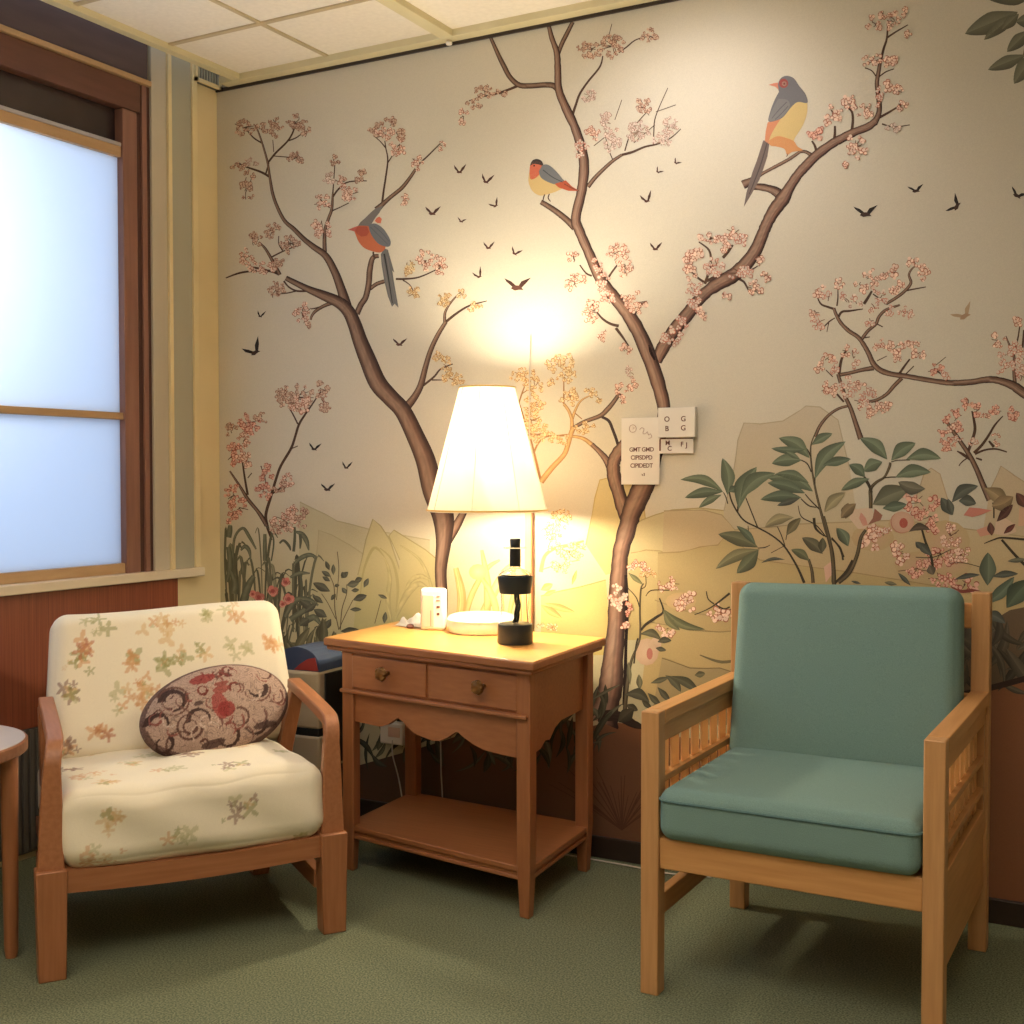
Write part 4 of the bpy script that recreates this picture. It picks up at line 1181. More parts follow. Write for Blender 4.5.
shrub(.0048, (560, 560, 5.12), [
    [(330, 800, 22), (345, 640, 20), (365, 520, 14), (405, 420, 10), (412, 360, 10), (410, 260, 9), (415, 150, 8), (430, 120, 5)], [(415, 360, 10), (440, 330, 14), (490, 295, 14), (530, 262, 10), (510, 195, 6)], [(408, 240, 6), (390, 190, 5), (345, 140, 4)], [(415, 150, 4), (440, 130, 4), (440, 80, 3)],
    [(380, 530, 8), (390, 440, 8), (400, 400, 8)], [(690, 280, 4), (750, 255, 5), (800, 225, 8), (870, 170, 12)], [(790, 225, 8), (760, 200, 6), (750, 160, 5)], [(800, 230, 8), (840, 250, 8), (870, 240, 8)], [(440, 185, 3), (470, 155, 5), (560, 155, 4)]],
    [((530, 255), (615, 360), 44, (118, 116, 84), .1), ((530, 250), (745, 355), 44, (112, 112, 82), .12), ((350, 65), (425, 125), 26, (124, 124, 88), 0), ((410, 380), (520, 410), 44, (96, 92, 70), -.2), ((500, 420), (572, 412), 34, (88, 84, 66), -.1), ((490, 450), (545, 462), 26, (90, 86, 68), 0),
     ((360, 640), (350, 520), 26, (110, 104, 80), 0), ((410, 665), (405, 585), 34, (106, 100, 76), 0), ((465, 630), (560, 600), 30, (100, 96, 76), 0), ((540, 590), (620, 675), 44, (92, 90, 72), -.1), ((560, 595), (720, 690), 50, (88, 86, 68), -.1), ((330, 690), (460, 730), 60, (92, 88, 72), -.2),
     ((500, 650), (570, 730), 34, (90, 86, 70), 0), ((450, 680), (520, 750), 34, (96, 92, 74), 0), ((690, 590), (745, 580), 34, (110, 104, 78), 0), ((340, 740), (400, 770), 40, (84, 78, 62), 0), ((420, 720), (470, 760), 30, (92, 88, 70), 0), ((380, 760), (300, 830), 70, (76, 68, 54), 0)],
    'painted flowers between the thick trunk and the teal chair', pre=flowers)


# strap-leaved clump in the left corner
def clump(p):
    T = (220, 500, 8.533)
    g = ((96, 96, 78), (116, 116, 94), (128, 128, 104), (112, 112, 90), (90, 90, 74))
    for _ in range(80):
        x0 = rnd.uniform(226, 308)
        y0 = rnd.uniform(600, 700)
        L = rnd.uniform(40, 85)
        d = rnd.uniform(-18, 22)
        w = rnd.uniform(1.0, 3.2)
        c = jc((128, 124, 98), .18)
        p.ribbon([(x0, y0, w * .6), (x0 + d * .15, y0 - L * .5, w), (max(226, x0 + d * .55), y0 - L * .9, w), (max(226, x0 + d), y0 - L * .85, w * .3)], (tuple(v * .8 for v in c), c, tuple(v * 1.1 for v in c), c, tuple(v * .8 for v in c)), 4)
    for pts in ([(110, 560, 30), (125, 330, 26), (195, 240, 30), (250, 310, 36), (310, 420, 16)], [(385, 520, 40), (385, 400, 44), (385, 290, 34)], [(440, 520, 14), (460, 380, 18), (450, 300, 14), (400, 220, 10)],
                [(510, 370, 20), (545, 345, 26), (590, 390, 30), (605, 430, 14)], [(630, 440, 30), (640, 330, 30), (640, 230, 20)], [(640, 270, 20), (700, 290, 50), (740, 350, 50), (760, 430, 14)], [(685, 290, 30), (690, 350, 30), (685, 415, 14)],
                [(640, 540, 30), (700, 490, 50), (770, 468, 44), (830, 490, 16)], [(600, 660, 26), (680, 625, 44), (770, 625, 14)], [(180, 430, 16), (215, 395, 44), (250, 430, 40), (265, 510, 12)], [(75, 320, 60), (85, 260, 60), (90, 215, 40)],
                [(60, 700, 30), (90, 560, 60), (75, 400, 50)], [(690, 900, 30), (700, 760, 30), (690, 640, 24)], [(560, 1000, 40), (640, 860, 60), (760, 850, 50), (840, 900, 20)], [(600, 1020, 60), (740, 930, 60), (830, 870, 20)],
                [(210, 860, 80), (240, 740, 80), (290, 650, 50)], [(120, 800, 80), (130, 700, 60), (90, 600, 30)], [(700, 1060, 60), (800, 1000, 70), (860, 1060, 30)]):
        p.ribbon([(q[0], q[1], q[2] * .8 / T[2]) for q in TR(*T, pts)], g)
    for x, y, r in ((286, 582, 5), (273, 591, 6), (259, 597, 6), (289, 599, 6), (283, 604, 4), (253, 594, 4)):
        for k in range(5):
            a = k * 1.26 + rnd.random()
            p.disc(x + r * .5 * math.cos(a), y + r * .5 * math.sin(a), r * .5, jc((196, 120, 106), .12), 8)
        p.disc(x, y, r * .35, (168, 84, 78), 8)
        p.arc(x, y, r * .7, .5, 0, 4, (222, 160, 142))
    # small dark bush to the right of the clump
    T3 = (300, 500, 6.4)
    for b, t, w in [((190, 450), (165, 390), 26), ((215, 480), (215, 410), 26), ((200, 490), (140, 455), 30), ((195, 520), (145, 490), 26), ((195, 585), (85, 530), 50), ((265, 500), (310, 460), 34), ((290, 500), (270, 460), 34), ((240, 560), (235, 535), 30), ((300, 600), (270, 560), 28),
                    ((300, 545), (380, 530), 44), ((350, 520), (400, 500), 34), ((340, 640), (430, 610), 44), ((320, 700), (395, 700), 26), ((175, 750), (90, 700), 50), ((150, 660), (80, 610), 34), ((330, 580), (380, 575), 26), ((410, 560), (440, 500), 30), ((500, 605), (560, 630), 22), ((540, 790), (550, 715), 30),
                    ((200, 760), (160, 830), 40), ((260, 840), (380, 830), 40), ((90, 700), (0, 640), 50), ((110, 660), (30, 720), 40), ((60, 760), (0, 800), 60), ((230, 600), (200, 640), 26)]:
        a, c2 = TR(*T3, [b])[0], TR(*T3, [t])[0]
        p.leaf(a, c2, w / 6.4 * 1.1, jc((96, 94, 78), .1))
    for s in ([(250, 830, 6), (225, 700, 6), (220, 560, 5), (195, 490, 4)], [(260, 830, 6), (270, 700, 6), (300, 600, 5), (300, 540, 4)], [(250, 830, 5), (290, 740, 5), (340, 640, 4)], [(230, 760, 5), (180, 660, 4), (140, 600, 3)], [(235, 640, 4), (250, 450, 3), (240, 330, 2)], [(480, 790, 3), (520, 640, 3)]):
        p.ribbon([(q[0], q[1], q[2] / 6.4) for q in TR(*T3, s)], ((96, 84, 62),) * 5)


p = Paint(.0040)
clump(p)
p.build('painted_shrub', mural_ob, 'painted dark strap-leaved clump with pink flowers in the corner')

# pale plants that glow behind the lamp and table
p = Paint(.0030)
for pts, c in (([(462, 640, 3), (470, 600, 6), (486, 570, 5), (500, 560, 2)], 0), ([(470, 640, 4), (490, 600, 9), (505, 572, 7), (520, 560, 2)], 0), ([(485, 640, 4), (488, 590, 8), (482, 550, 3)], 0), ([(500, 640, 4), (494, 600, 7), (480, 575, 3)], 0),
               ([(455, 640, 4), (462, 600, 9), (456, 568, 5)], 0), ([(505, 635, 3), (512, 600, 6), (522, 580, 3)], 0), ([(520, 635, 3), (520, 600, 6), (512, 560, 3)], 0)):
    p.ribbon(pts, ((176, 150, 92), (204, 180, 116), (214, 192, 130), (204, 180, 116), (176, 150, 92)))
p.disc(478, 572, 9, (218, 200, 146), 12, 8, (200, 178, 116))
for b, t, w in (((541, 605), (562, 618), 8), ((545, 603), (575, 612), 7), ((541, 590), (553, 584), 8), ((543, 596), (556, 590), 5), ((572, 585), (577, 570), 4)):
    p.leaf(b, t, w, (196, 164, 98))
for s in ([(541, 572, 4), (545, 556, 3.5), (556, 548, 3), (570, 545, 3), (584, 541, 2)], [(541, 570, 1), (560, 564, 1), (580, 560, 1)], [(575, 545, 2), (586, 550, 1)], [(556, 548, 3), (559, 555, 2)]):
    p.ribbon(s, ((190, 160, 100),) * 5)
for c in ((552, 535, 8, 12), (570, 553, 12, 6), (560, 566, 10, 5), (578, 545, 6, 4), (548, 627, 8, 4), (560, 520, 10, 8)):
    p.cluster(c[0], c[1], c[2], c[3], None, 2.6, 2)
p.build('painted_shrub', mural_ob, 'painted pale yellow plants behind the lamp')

# dark foliage low down behind the side table and behind the chair on the right
p = Paint(.0044)
for _ in range(170):
    x0, y0 = rnd.uniform(300, 600), rnd.uniform(700, 775)
    a = rnd.uniform(-2.6, -.5)
    L = rnd.uniform(14, 42)
    c = jc((84, 82, 66), .25)
    p.leaf((x0, y0), (x0 + L * math.cos(a), y0 + L * math.sin(a)), rnd.uniform(3, 8), c, None, rnd.uniform(-.2, .2))
for _ in range(60):
    x0, y0 = rnd.uniform(240, 340), rnd.uniform(640, 720)
    a = rnd.uniform(-2.4, -.7)
    L = rnd.uniform(14, 40)
    p.leaf((x0, y0), (x0 + L * math.cos(a), y0 + L * math.sin(a)), rnd.uniform(4, 10), jc((112, 106, 80), .15), None, rnd.uniform(-.2, .2))
p.build('painted_shrub', mural_ob, 'painted dark foliage low behind the side table')
p = Paint(.0044)
p.poly([(900, 700), (960, 640), (985, 625), (1010, 610), (1060, 600), (1060, 672), (1000, 688), (940, 705)], (104, 86, 66))
for _ in range(46):
    x0, y0 = rnd.uniform(900, 1070), rnd.uniform(640, 700)
    a = rnd.uniform(-2.8, -.3)
    L = rnd.uniform(20, 60)
    p.leaf((x0, y0), (x0 + L * math.cos(a), y0 + L * math.sin(a)), rnd.uniform(6, 16), jc((84, 76, 62), .15), None, rnd.uniform(-.2, .2))
p.ribbon([(900, 706, 4), (990, 688, 6), (1060, 668, 5)], ((60, 44, 36),) * 5)
for _ in range(26):
    x0, y0 = 622, 830
    a = rnd.uniform(-2.6, -.6)
    L = rnd.uniform(30, 90)
    p.ribbon([(x0, y0, 1), (x0 + L * .6 * math.cos(a), y0 + L * .6 * math.sin(a), 1), (x0 + L * math.cos(a) * 1.1, y0 + L * math.sin(a), .6)], ((96, 62, 44),) * 5, 3)
p.build('painted_shrub', mural_ob, 'painted dark leaves low behind the teal chair')
# big leaves cut off by the upper right corner
p = Paint(.0044)
for b, t, w in (((1018, 12), (965, 34), 22), ((1018, 12), (984, 40), 13), ((1019, 14), (1002, 30), 11), ((1040, -8), (986, -2), 22), ((1030, 30), (1007, 52), 14), ((1026, 55), (988, 70), 14), ((1036, 52), (1014, 84), 18), ((1040, 20), (1016, 22), 16)):
    p.leaf(b, t, w, (112, 110, 92), (92, 90, 76), 0)
p.ribbon([(1050, -10, 3), (1032, 20, 3), (1024, 55, 2)], ((110, 96, 74),) * 5)
p.build('painted_branch', mural_ob, 'painted grey-green leaves in the upper right corner')

# ------------------------------------------------------------------ floral armchair
def blob(cx, cy, r, x, y, k, ph):
    d = math.hypot(x - cx, y - cy)
    if d > r * 1.6: return 0
    a = math.atan2(y - cy, x - cx)
    return 1 if d < r * (.62 + .38 * math.sin(k * a + ph)) else 0


def floral_print(seed, W, H, motifs, faint=1.0, axis='xz'):
    rr = random.Random(seed)
    dots = []
    pal = [(206, 148, 98), (176, 104, 78), (148, 146, 92), (214, 176, 122), (126, 92, 80), (182, 176, 128)]
    for mx, mz, size, ci in motifs:
        for _ in range(max(6, int(size * 190))):
            a, q = rr.uniform(0, 2 * PI), rr.random() ** .7
            c = pal[ci] if rr.random() < .62 else pal[rr.choice((0, 2, 3, 5))]
            dots.append((mx + size * q * math.cos(a), mz + size * .75 * q * math.sin(a), rr.uniform(.007, .027), c, rr.choice((3, 4, 5)), rr.uniform(0, 6)))
    base = (238, 227, 203)
    grid = {}
    for d in dots:
        for gx in range(int((d[0] - .03) // .03), int((d[0] + .03) // .03) + 1):
            for gz in range(int((d[1] - .03) // .03), int((d[1] + .03) // .03) + 1):
                grid.setdefault((gx, gz), []).append(d)

    def f(x, y, z):
        u, v = (x, z) if axis == 'xz' else (x, y - z)
        c = base
        for d in grid.get((int(u // .03), int(v // .03)), ()):
            if blob(d[0], d[1], d[2], u, v, d[4], d[5]): c = mixc(c, d[3], .62 * faint)
        return c
    return f


ach = empty('armchair', (0.769 + .191, -1.41 + .272, 0), R(54.9))
tag(ach, 'low wooden armchair with cream floral seat and back cushions under the window', 'armchair')
HW = .3325
for sgn, nm in ((-1, 'leg'), (1, 'leg')):
    x = sgn * HW
    bm = bmesh.new()
    add_hex(bm, [(x - .030, -.026, 0), (x + .030, -.026, 0), (x + .030, .026, 0), (x - .030, .026, 0)], [(x - .034, -.028, .252), (x + .034, -.028, .252), (x + .034, .030, .252), (x - .034, .030, .252)])
    bm_obj('leg', bm, M['orangewood_z'], ach, bevel=.003)
    # bent arm: rises from the leg, folds back along the seat
    path = [(.0, .245), (.012, .36), (.022, .455), (.028, .492), (.046, .518), (.085, .529), (.25, .548), (.42, .562)]
    path = catmull(path, 5)
    bm = bmesh.new()
    prev = None
    n = len(path)
    rows = []
    for i, (yy, zz) in enumerate(path):
        q, r_ = path[max(i - 1, 0)], path[min(i + 1, n - 1)]
        dy, dz = r_[0] - q[0], r_[1] - q[1]
        L = math.hypot(dy, dz)
        ny, nz = -dz / L, dy / L
        t = .014
        hw = .019 + .011 * max(0, 1 - i / 12)
        xx = x + ((.009 if sgn < 0 else .010) * min(1, i / 15)) + (.022 if sgn < 0 else .014) * max(0, (i - 15) / 20)
        rows.append([bm.verts.new((xx + a * hw, yy + ny * b * t, zz + nz * b * t)) for a, b in ((-1, 1), (1, 1), (1, -1), (-1, -1))])
    for a, b in zip(rows, rows[1:]):
        for k in range(4): bm.faces.new((a[k], a[(k + 1) % 4], b[(k + 1) % 4], b[k]))
    bm.faces.new(rows[0]); bm.faces.new(rows[-1][::-1])
    bm_obj('armrest', bm, M['orangewood_y'], ach, bevel=.004)
    bm = bmesh.new()
    xr = x * .84
    add_hex(bm, [(xr - .024, .50, 0), (xr + .024, .50, 0), (xr + .024, .55, 0), (xr - .024, .55, 0)], [(x + .028 - .018, .385, .550), (x + .028 + .018, .385, .550), (x + .028 + .018, .425, .550), (x + .028 - .018, .425, .550)])
    bm_obj('leg', bm, M['orangewood_z'], ach, bevel=.003)
    box('side_rail', (x * .93 - .014, .028, .105), (x * .93 + .014, .51, .150), M['orangewood_y'], ach, bevel=.002)
    box('seat_rail', (x * .93 - .012, .028, .195), (x * .93 + .012, .52, .240), M['orangewood_y'], ach, bevel=.002)
bm = bmesh.new()
n = 14
top = []
for i in range(n + 1):
    x = -HW + .034 + (2 * HW - .068) * i / n
    s = .010 * math.sin(PI * i / n)
    top.append((x, .248 - s, .196 - s))
for a, b in zip(top, top[1:]):
    add_hex(bm, [(a[0], -.018, a[2]), (b[0], -.018, b[2]), (b[0], .012, b[2]), (a[0], .012, a[2])], [(a[0], -.018, a[1]), (b[0], -.018, b[1]), (b[0], .012, b[1]), (a[0], .012, a[1])])
bmesh.ops.remove_doubles(bm, verts=bm.verts, dist=1e-5)
bm_obj('front_rail', bm, M['orangewood_x'], ach)
box('seat_base', (-.30, .02, .222), (.30, .54, .240), M['orangewood_x'], ach)
bm = bmesh.new()
for k in range(5):
    x = -.24 + k * .12
    add_hex(bm, [(x - .015, .52, .24), (x + .015, .52, .24), (x + .015, .54, .24), (x - .015, .54, .24)], [(x - .015, .66, .74), (x + .015, .66, .74), (x + .015, .68, .74), (x - .015, .68, .74)])
add_hex(bm, [(-.20, .655, .70), (.26, .655, .70), (.26, .675, .70), (-.20, .675, .70)], [(-.20, .667, .74), (.26, .667, .74), (.26, .687, .74), (-.20, .687, .74)])
bm_obj('back_frame', bm, M['orangewood_z'], ach)


def wave_seat(x, y, z):
    k_ = max(0, min(1, z / .06))
    y += .004 * math.sin(22 * x + 40 * z) * max(0, -y / .3)
    z += k_ * (.0035 * math.sin(34 * x - 21 * y) * math.sin(11 * y + 2) + .006 * math.sin(9 * x + 3 * y) - .010 * math.exp(-((x + .05) ** 2 + (y - .05) ** 2) / .02))
    y += .006 * math.sin(14 * x) * max(0, -y)
    return x, y, z


mot = [(-.22, -.23, .05, 0), (-.27, -.10, .03, 4), (-.06, -.02, .035, 5), (.02, -.13, .035, 4), (.10, -.30, .05, 4), (.16, -.10, .04, 3), (.25, -.20, .03, 5), (-.12, -.12, .03, 3), (-.17, .10, .04, 3), (.18, .08, .03, 3), (.28, -.05, .025, 5), (-.05, -.26, .03, 5), (-.2, -.32, .04, 3), (-.02, .1, .04, 5)]
seat = cushion('seat_cushion', .630, .60, .180, M['floral'], ach, res=190, rnd=.05, puff=.018, colf=floral_print(3, 0, 0, mot, .72, 'xy'), warp=wave_seat)
seat.location = (0, .272, .322)
seat.rotation_euler = (R(-2.5), 0, 0)
mot = [(-.22, .15, .05, 5), (-.03, .135, .06, 3), (.19, .17, .035, 0), (.19, .06, .04, 5), (.05, .06, .04, 2), (-.13, -.03, .065, 0), (-.26, .06, .045, 2), (-.235, .10, .02, 1), (-.27, -.02, .035, 4), (-.02, .04, .03, 2), (.28, .06, .035, 0), (-.2, -.12, .03, 1), (-.28, -.15, .035, 4), (.10, .16, .02, 5), (-.12, .06, .02, 0), (.02, -.13, .04, 5), (-.08, -.02, .04, 0), (.12, -.02, .04, 3)]
bc = cushion('back_cushion', .655, .125, .405, M['floral'], ach, res=190, rnd=.045, puff=.012, colf=floral_print(5, 0, 0, mot, .80, 'xz'),
             warp=lambda x, y, z: (x * (1 - .05 * (z / .2)), y, z + .008 * math.sin(7 * x)))
bc.location = (.040, .545, .575)
bc.rotation_euler = (R(-16), 0, 0)


# oval paisley pillow ----------------------------------------------------
def paisley(x, y, z):
    u, v = x / .19, z / .115
    c = (176, 150, 136)
    for cx, cz, r, w, a0, a1, col in PAIS:
        dx, dz = x - cx, z - cz
        d = math.hypot(dx, dz)
        a = math.atan2(dz, dx) % (2 * PI)
        s = ((a - a0) % (2 * PI)) / (a1 - a0)
        if 0 <= s <= 1 and abs(d - r) < w * (.3 + 1.0 * s): c = col
    for cx, cz, rx, rz, col in PATCH:
        if ((x - cx) / rx) ** 2 + ((z - cz) / rz) ** 2 < 1: c = mixc(c, col, .8)
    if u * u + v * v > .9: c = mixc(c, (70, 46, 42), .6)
    return c


DM, RD = (74, 54, 50), (140, 52, 50)
PAIS = [(-.105, .045, .026, .007, 4.4, 9.2, DM), (-.105, .045, .037, .003, 3.4, 8.8, (110, 76, 66)), (-.155, .0, .024, .007, 5.6, 9.2, DM), (-.06, -.02, .026, .005, 5.9, 9.4, DM), (-.085, -.03, .030, .003, 0, 6, (104, 74, 66)), (-.085, -.03, .016, .003, 0, 6, (104, 74, 66)),
        (.105, .022, .024, .006, 3.2, 6.4, DM), (.105, .022, .036, .002, 2.2, 6.2, (120, 84, 74)), (.05, .035, .014, .003, 4.6, 9.8, (120, 60, 52)), (-.03, .05, .011, .003, 0, 6.2, (120, 60, 52)), (.04, -.04, .022, .003, 3, 8, (104, 74, 66)), (-.12, -.06, .028, .003, 0, 5, (104, 74, 66)),
        (.0, -.075, .026, .004, 3.2, 6.6, DM), (.075, -.06, .03, .004, 3.4, 6.2, DM), (.14, .06, .02, .004, 4, 8, (96, 60, 54)), (.05, .085, .014, .004, 0, 5, (120, 64, 56)), (.02, .085, .010, .004, 2, 7, (120, 64, 56)), (-.15, -.05, .018, .004, 2, 7, DM), (.15, -.01, .02, .003, 3, 7, (110, 72, 64))]
_pr = random.Random(12)
for _ in range(34):
    _a, _q = _pr.uniform(0, 6.28), _pr.random() ** .5 * .9
    PAIS.append((.18 * _q * math.cos(_a), .108 * _q * math.sin(_a), _pr.uniform(.008, .02), _pr.uniform(.0012, .003), (_b := _pr.uniform(0, 6)), _b + _pr.uniform(2, 5), _pr.choice(((118, 84, 76), (96, 64, 58), (138, 84, 76), (198, 176, 162)))))
PATCH = [(-.02, .08, .033, .013, RD), (.0, .0, .02, .035, (156, 70, 66)), (.012, -.012, .022, .020, RD), (.015, .04, .022, .010, (150, 74, 66)), (-.04, -.085, .03, .01, DM), (.1, -.075, .035, .008, DM), (-.05, .02, .012, .006, DM), (.02, .055, .02, .006, (140, 70, 62))]


def oval(x, y, z):
    a, b = x / .19, z / .12
    m = max(abs(a), abs(b))
    if m > 1e-6:
        r_ = math.hypot(a, b)
        x, z = x * m / r_ , z * m / r_
        e = min(1, m)
    else: e = 0
    y = (1 if y > 0 else -1) * .062 * math.sqrt(max(0, 1 - e ** 2.4)) if abs(y) > 1e-6 else 0
    return x, y + .01 * math.sin(9 * x), z


def pillow_build():
    bm = bmesh.new()
    nx, nz = 130, 84
    cols = []
    for side in (-1, 1):
        g = []
        for i in range(nx + 1):
            row = []
            for j in range(nz + 1):
                a, b = 2 * i / nx - 1, 2 * j / nz - 1
                # square to disc
                dx, dz = a * math.sqrt(1 - b * b / 2), b * math.sqrt(1 - a * a / 2)
                e = min(1, math.hypot(dx, dz))
                th = .060 * max(0, 1 - e ** 2.6) ** .5
                x, z = dx * .192, dz * .118
                wr = .0025 * math.sin(60 * x + 25 * z) * e * (1 - e)
                row.append(bm.verts.new((x, side * (th + wr), z)))
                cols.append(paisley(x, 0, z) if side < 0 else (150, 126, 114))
            g.append(row)
        for i in range(nx):
            for j in range(nz):
                q = (g[i][j], g[i + 1][j], g[i + 1][j + 1], g[i][j + 1])
                bm.faces.new(q if side < 0 else q[::-1])
    me = bpy.data.meshes.new('throw_pillow')
    bm.to_mesh(me)
    bm.free()
    a = me.color_attributes.new('Col', 'FLOAT_COLOR', 'POINT')
    flat = []
    for c in cols: flat.extend((lin(c[0]), lin(c[1]), lin(c[2]), 1))
    a.data.foreach_set('color', flat)
    bm = bmesh.new()
    bm.from_mesh(me)
    bmesh.ops.remove_doubles(bm, verts=bm.verts, dist=1e-5)
    bm.to_mesh(me)
    bm.free()
    o = link('throw_pillow', me, M['paisley'])
    for q in me.polygons: q.use_smooth = True
    return o


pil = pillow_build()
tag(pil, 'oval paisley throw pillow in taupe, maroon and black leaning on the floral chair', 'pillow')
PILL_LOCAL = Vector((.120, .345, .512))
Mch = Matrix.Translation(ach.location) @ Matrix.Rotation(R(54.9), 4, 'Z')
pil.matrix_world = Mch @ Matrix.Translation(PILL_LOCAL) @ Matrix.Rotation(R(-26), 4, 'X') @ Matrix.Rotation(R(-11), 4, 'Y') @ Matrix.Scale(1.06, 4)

# ------------------------------------------------------------------ round side table at the left edge
RTX, RTY, RTR = .400, -1.475, .24
rt = empty('round_side_table', (RTX, RTY, 0))
tag(rt, 'round side table with pale grey top at the left edge beside the floral chair', 'table')
lathe('tabletop', [(.001, .482), (RTR - .004, .482), (RTR, .486), (RTR, .509), (RTR - .003, .512), (.001, .512)], M['orangewood_x'], rt, 64, cap=False)
lathe('table_surface', [(.001, .5122), (RTR - .006, .5122), (RTR - .007, .5136), (.001, .5136)], M['laminate'], rt, 64, cap=False)
for a in (29, 119, 209, 299):
    x, y = (RTR - .028) * math.cos(R(a)), (RTR - .028) * math.sin(R(a))
    lathe('leg', [(.013, 0), (.016, .02), (.021, .482)], M['orangewood_z'], rt, 20, (x, y, 0))

# ------------------------------------------------------------------ nightstand
nst = empty('side_table', (1.2, -.3, 0))
tag(nst, 'wooden side table with two drawers, scalloped apron and lower shelf under the lamp', 'side table')
OX, OY = 1.2, -.3


def q4(pts, dz0, dz1, bm=None, mi=0):
    b = bm or bmesh.new()
    add_hex(b, [(p[0] - OX, p[1] - OY, dz0) for p in pts], [(p[0] - OX, p[1] - OY, dz1) for p in pts], mi)
    return b


# plan corners: front left, front right, back right, back left
TOP = [(.826, -.474), (1.588, -.603), (1.552, -.078), (.792, -.036)]
LEG = [(.890, -.470), (1.562, -.572), (1.530, -.118), (.862, -.070)]


def lerp(a, b, t): return (a[0] + (b[0] - a[0]) * t, a[1] + (b[1] - a[1]) * t)


def bil(Q, s, t): return lerp(lerp(Q[0], Q[1], s), lerp(Q[3], Q[2], s), t)


bm = q4(TOP, .652, .674)
bm_obj('tabletop', bm, M['nswood_x'], nst, bevel=.004)
bm = q4([bil(TOP, .006, .008), bil(TOP, .994, .008), bil(TOP, .994, .992), bil(TOP, .006, .992)], .6735, .676)
bm_obj('tabletop_surface', bm, M['nstop'], nst, bevel=.001)
bm = q4([bil(TOP, .01, .014), bil(TOP, .99, .014), bil(TOP, .99, .986), bil(TOP, .01, .986)], .640, .652)
bm_obj('tabletop_edge', bm, M['nswood_x'], nst, bevel=.004)
lw, ld = .044 / .68, .044 / .46
for s, t in ((0, 0), (1 - lw, 0), (1 - lw, 1 - ld), (0, 1 - ld)):
    top4 = [bil(LEG, s, t), bil(LEG, s + lw, t), bil(LEG, s + lw, t + ld), bil(LEG, s, t + ld)]
    cx = sum(p[0] for p in top4) / 4
    cy = sum(p[1] for p in top4) / 4
    bot = [(cx + (p[0] - cx) * .72, cy + (p[1] - cy) * .72) for p in top4]
    bm = bmesh.new()
    add_hex(bm, [(p[0] - OX, p[1] - OY, 0) for p in bot], [(p[0] - OX, p[1] - OY, .10) for p in [(cx + (p[0] - cx) * .92, cy + (p[1] - cy) * .92) for p in top4]])
    bm2 = bmesh.new()
    rows = [(0, .70), (.10, .90), (.14, 1.0), (.640, 1.0)]
    prev = None
    b = bmesh.new()
    bm.free()
    rr = []
    for z, k in rows:
        rr.append([b.verts.new((cx + (p[0] - cx) * k - OX, cy + (p[1] - cy) * k - OY, z)) for p in top4])
    for a, c in zip(rr, rr[1:]):
        for k in range(4): b.faces.new((a[k], a[(k + 1) % 4], c[(k + 1) % 4], c[k]))
    b.faces.new(rr[0][::-1]); b.faces.new(rr[-1])
    bm2.free()
    bm_obj('leg', b, M['nswood_z'], nst, bevel=.003)
# carcass behind the drawers, side and back boards with scalloped lower edges
bm = q4([bil(LEG, .03, .10), bil(LEG, .97, .10), bil(LEG, .97, .95), bil(LEG, .03, .95)], .520, .640)
bm_obj('carcass', bm, M['nswood_x'], nst)


def scallop(a, b, th, z1, prof, name, n=60):
    """board between plan points a and b whose lower edge follows prof(s)"""
    bm = bmesh.new()
    dx, dy = b[0] - a[0], b[1] - a[1]
    L = math.hypot(dx, dy)
    nx, ny = -dy / L * th, dx / L * th
    rows = []
    for i in range(n + 1):
        s = i / n
        x, y = a[0] + dx * s - OX, a[1] + dy * s - OY
        z0 = prof(s)
        rows.append([bm.verts.new(p) for p in ((x, y, z0), (x, y, z1), (x + nx, y + ny, z1), (x + nx, y + ny, z0))])
    for p, q in zip(rows, rows[1:]):
        for k in range(4): bm.faces.new((p[k], p[(k + 1) % 4], q[(k + 1) % 4], q[k]))
    bm.faces.new(rows[0]); bm.faces.new(rows[-1][::-1])
    return bm_obj(name, bm, M['nswood_x'], nst)


def front_prof(s):
    z = .430 + .0 * s
    if s < .25:                # left shallow rise
        t = s / .25
        return .436 + .030 * math.exp(-((t - .92) / .22) ** 2)
    if s < .50:
        t = (s - .25) / .25
        return .452 - .030 * math.sin(PI * min(1, t * .62)) + .0
    t = abs(s - .62)
    z = .424
    if t < .11: z += .034 * (1 - t / .11) ** .8
    return z


def fp(s):
    pts = [(0, .438), (.17, .434), (.22, .444), (.28, .468), (.31, .462), (.36, .440), (.40, .430), (.50, .420), (.55, .424), (.60, .440), (.645, .458), (.68, .446), (.74, .430), (.80, .420), (.90, .416), (1, .414)]
    for (a, za), (b, zb) in zip(pts, pts[1:]):
        if s <= b: return za + (zb - za) * (s - a) / (b - a)
    return pts[-1][1]


def sp_(s):
    pts = [(0, .418), (.18, .424), (.26, .440), (.34, .436), (.44, .462), (.55, .474), (1.0, .476)]
    for (a, za), (b, zb) in zip(pts, pts[1:]):
        if s <= b: return za + (zb - za) * (s - a) / (b - a)
    return pts[-1][1]


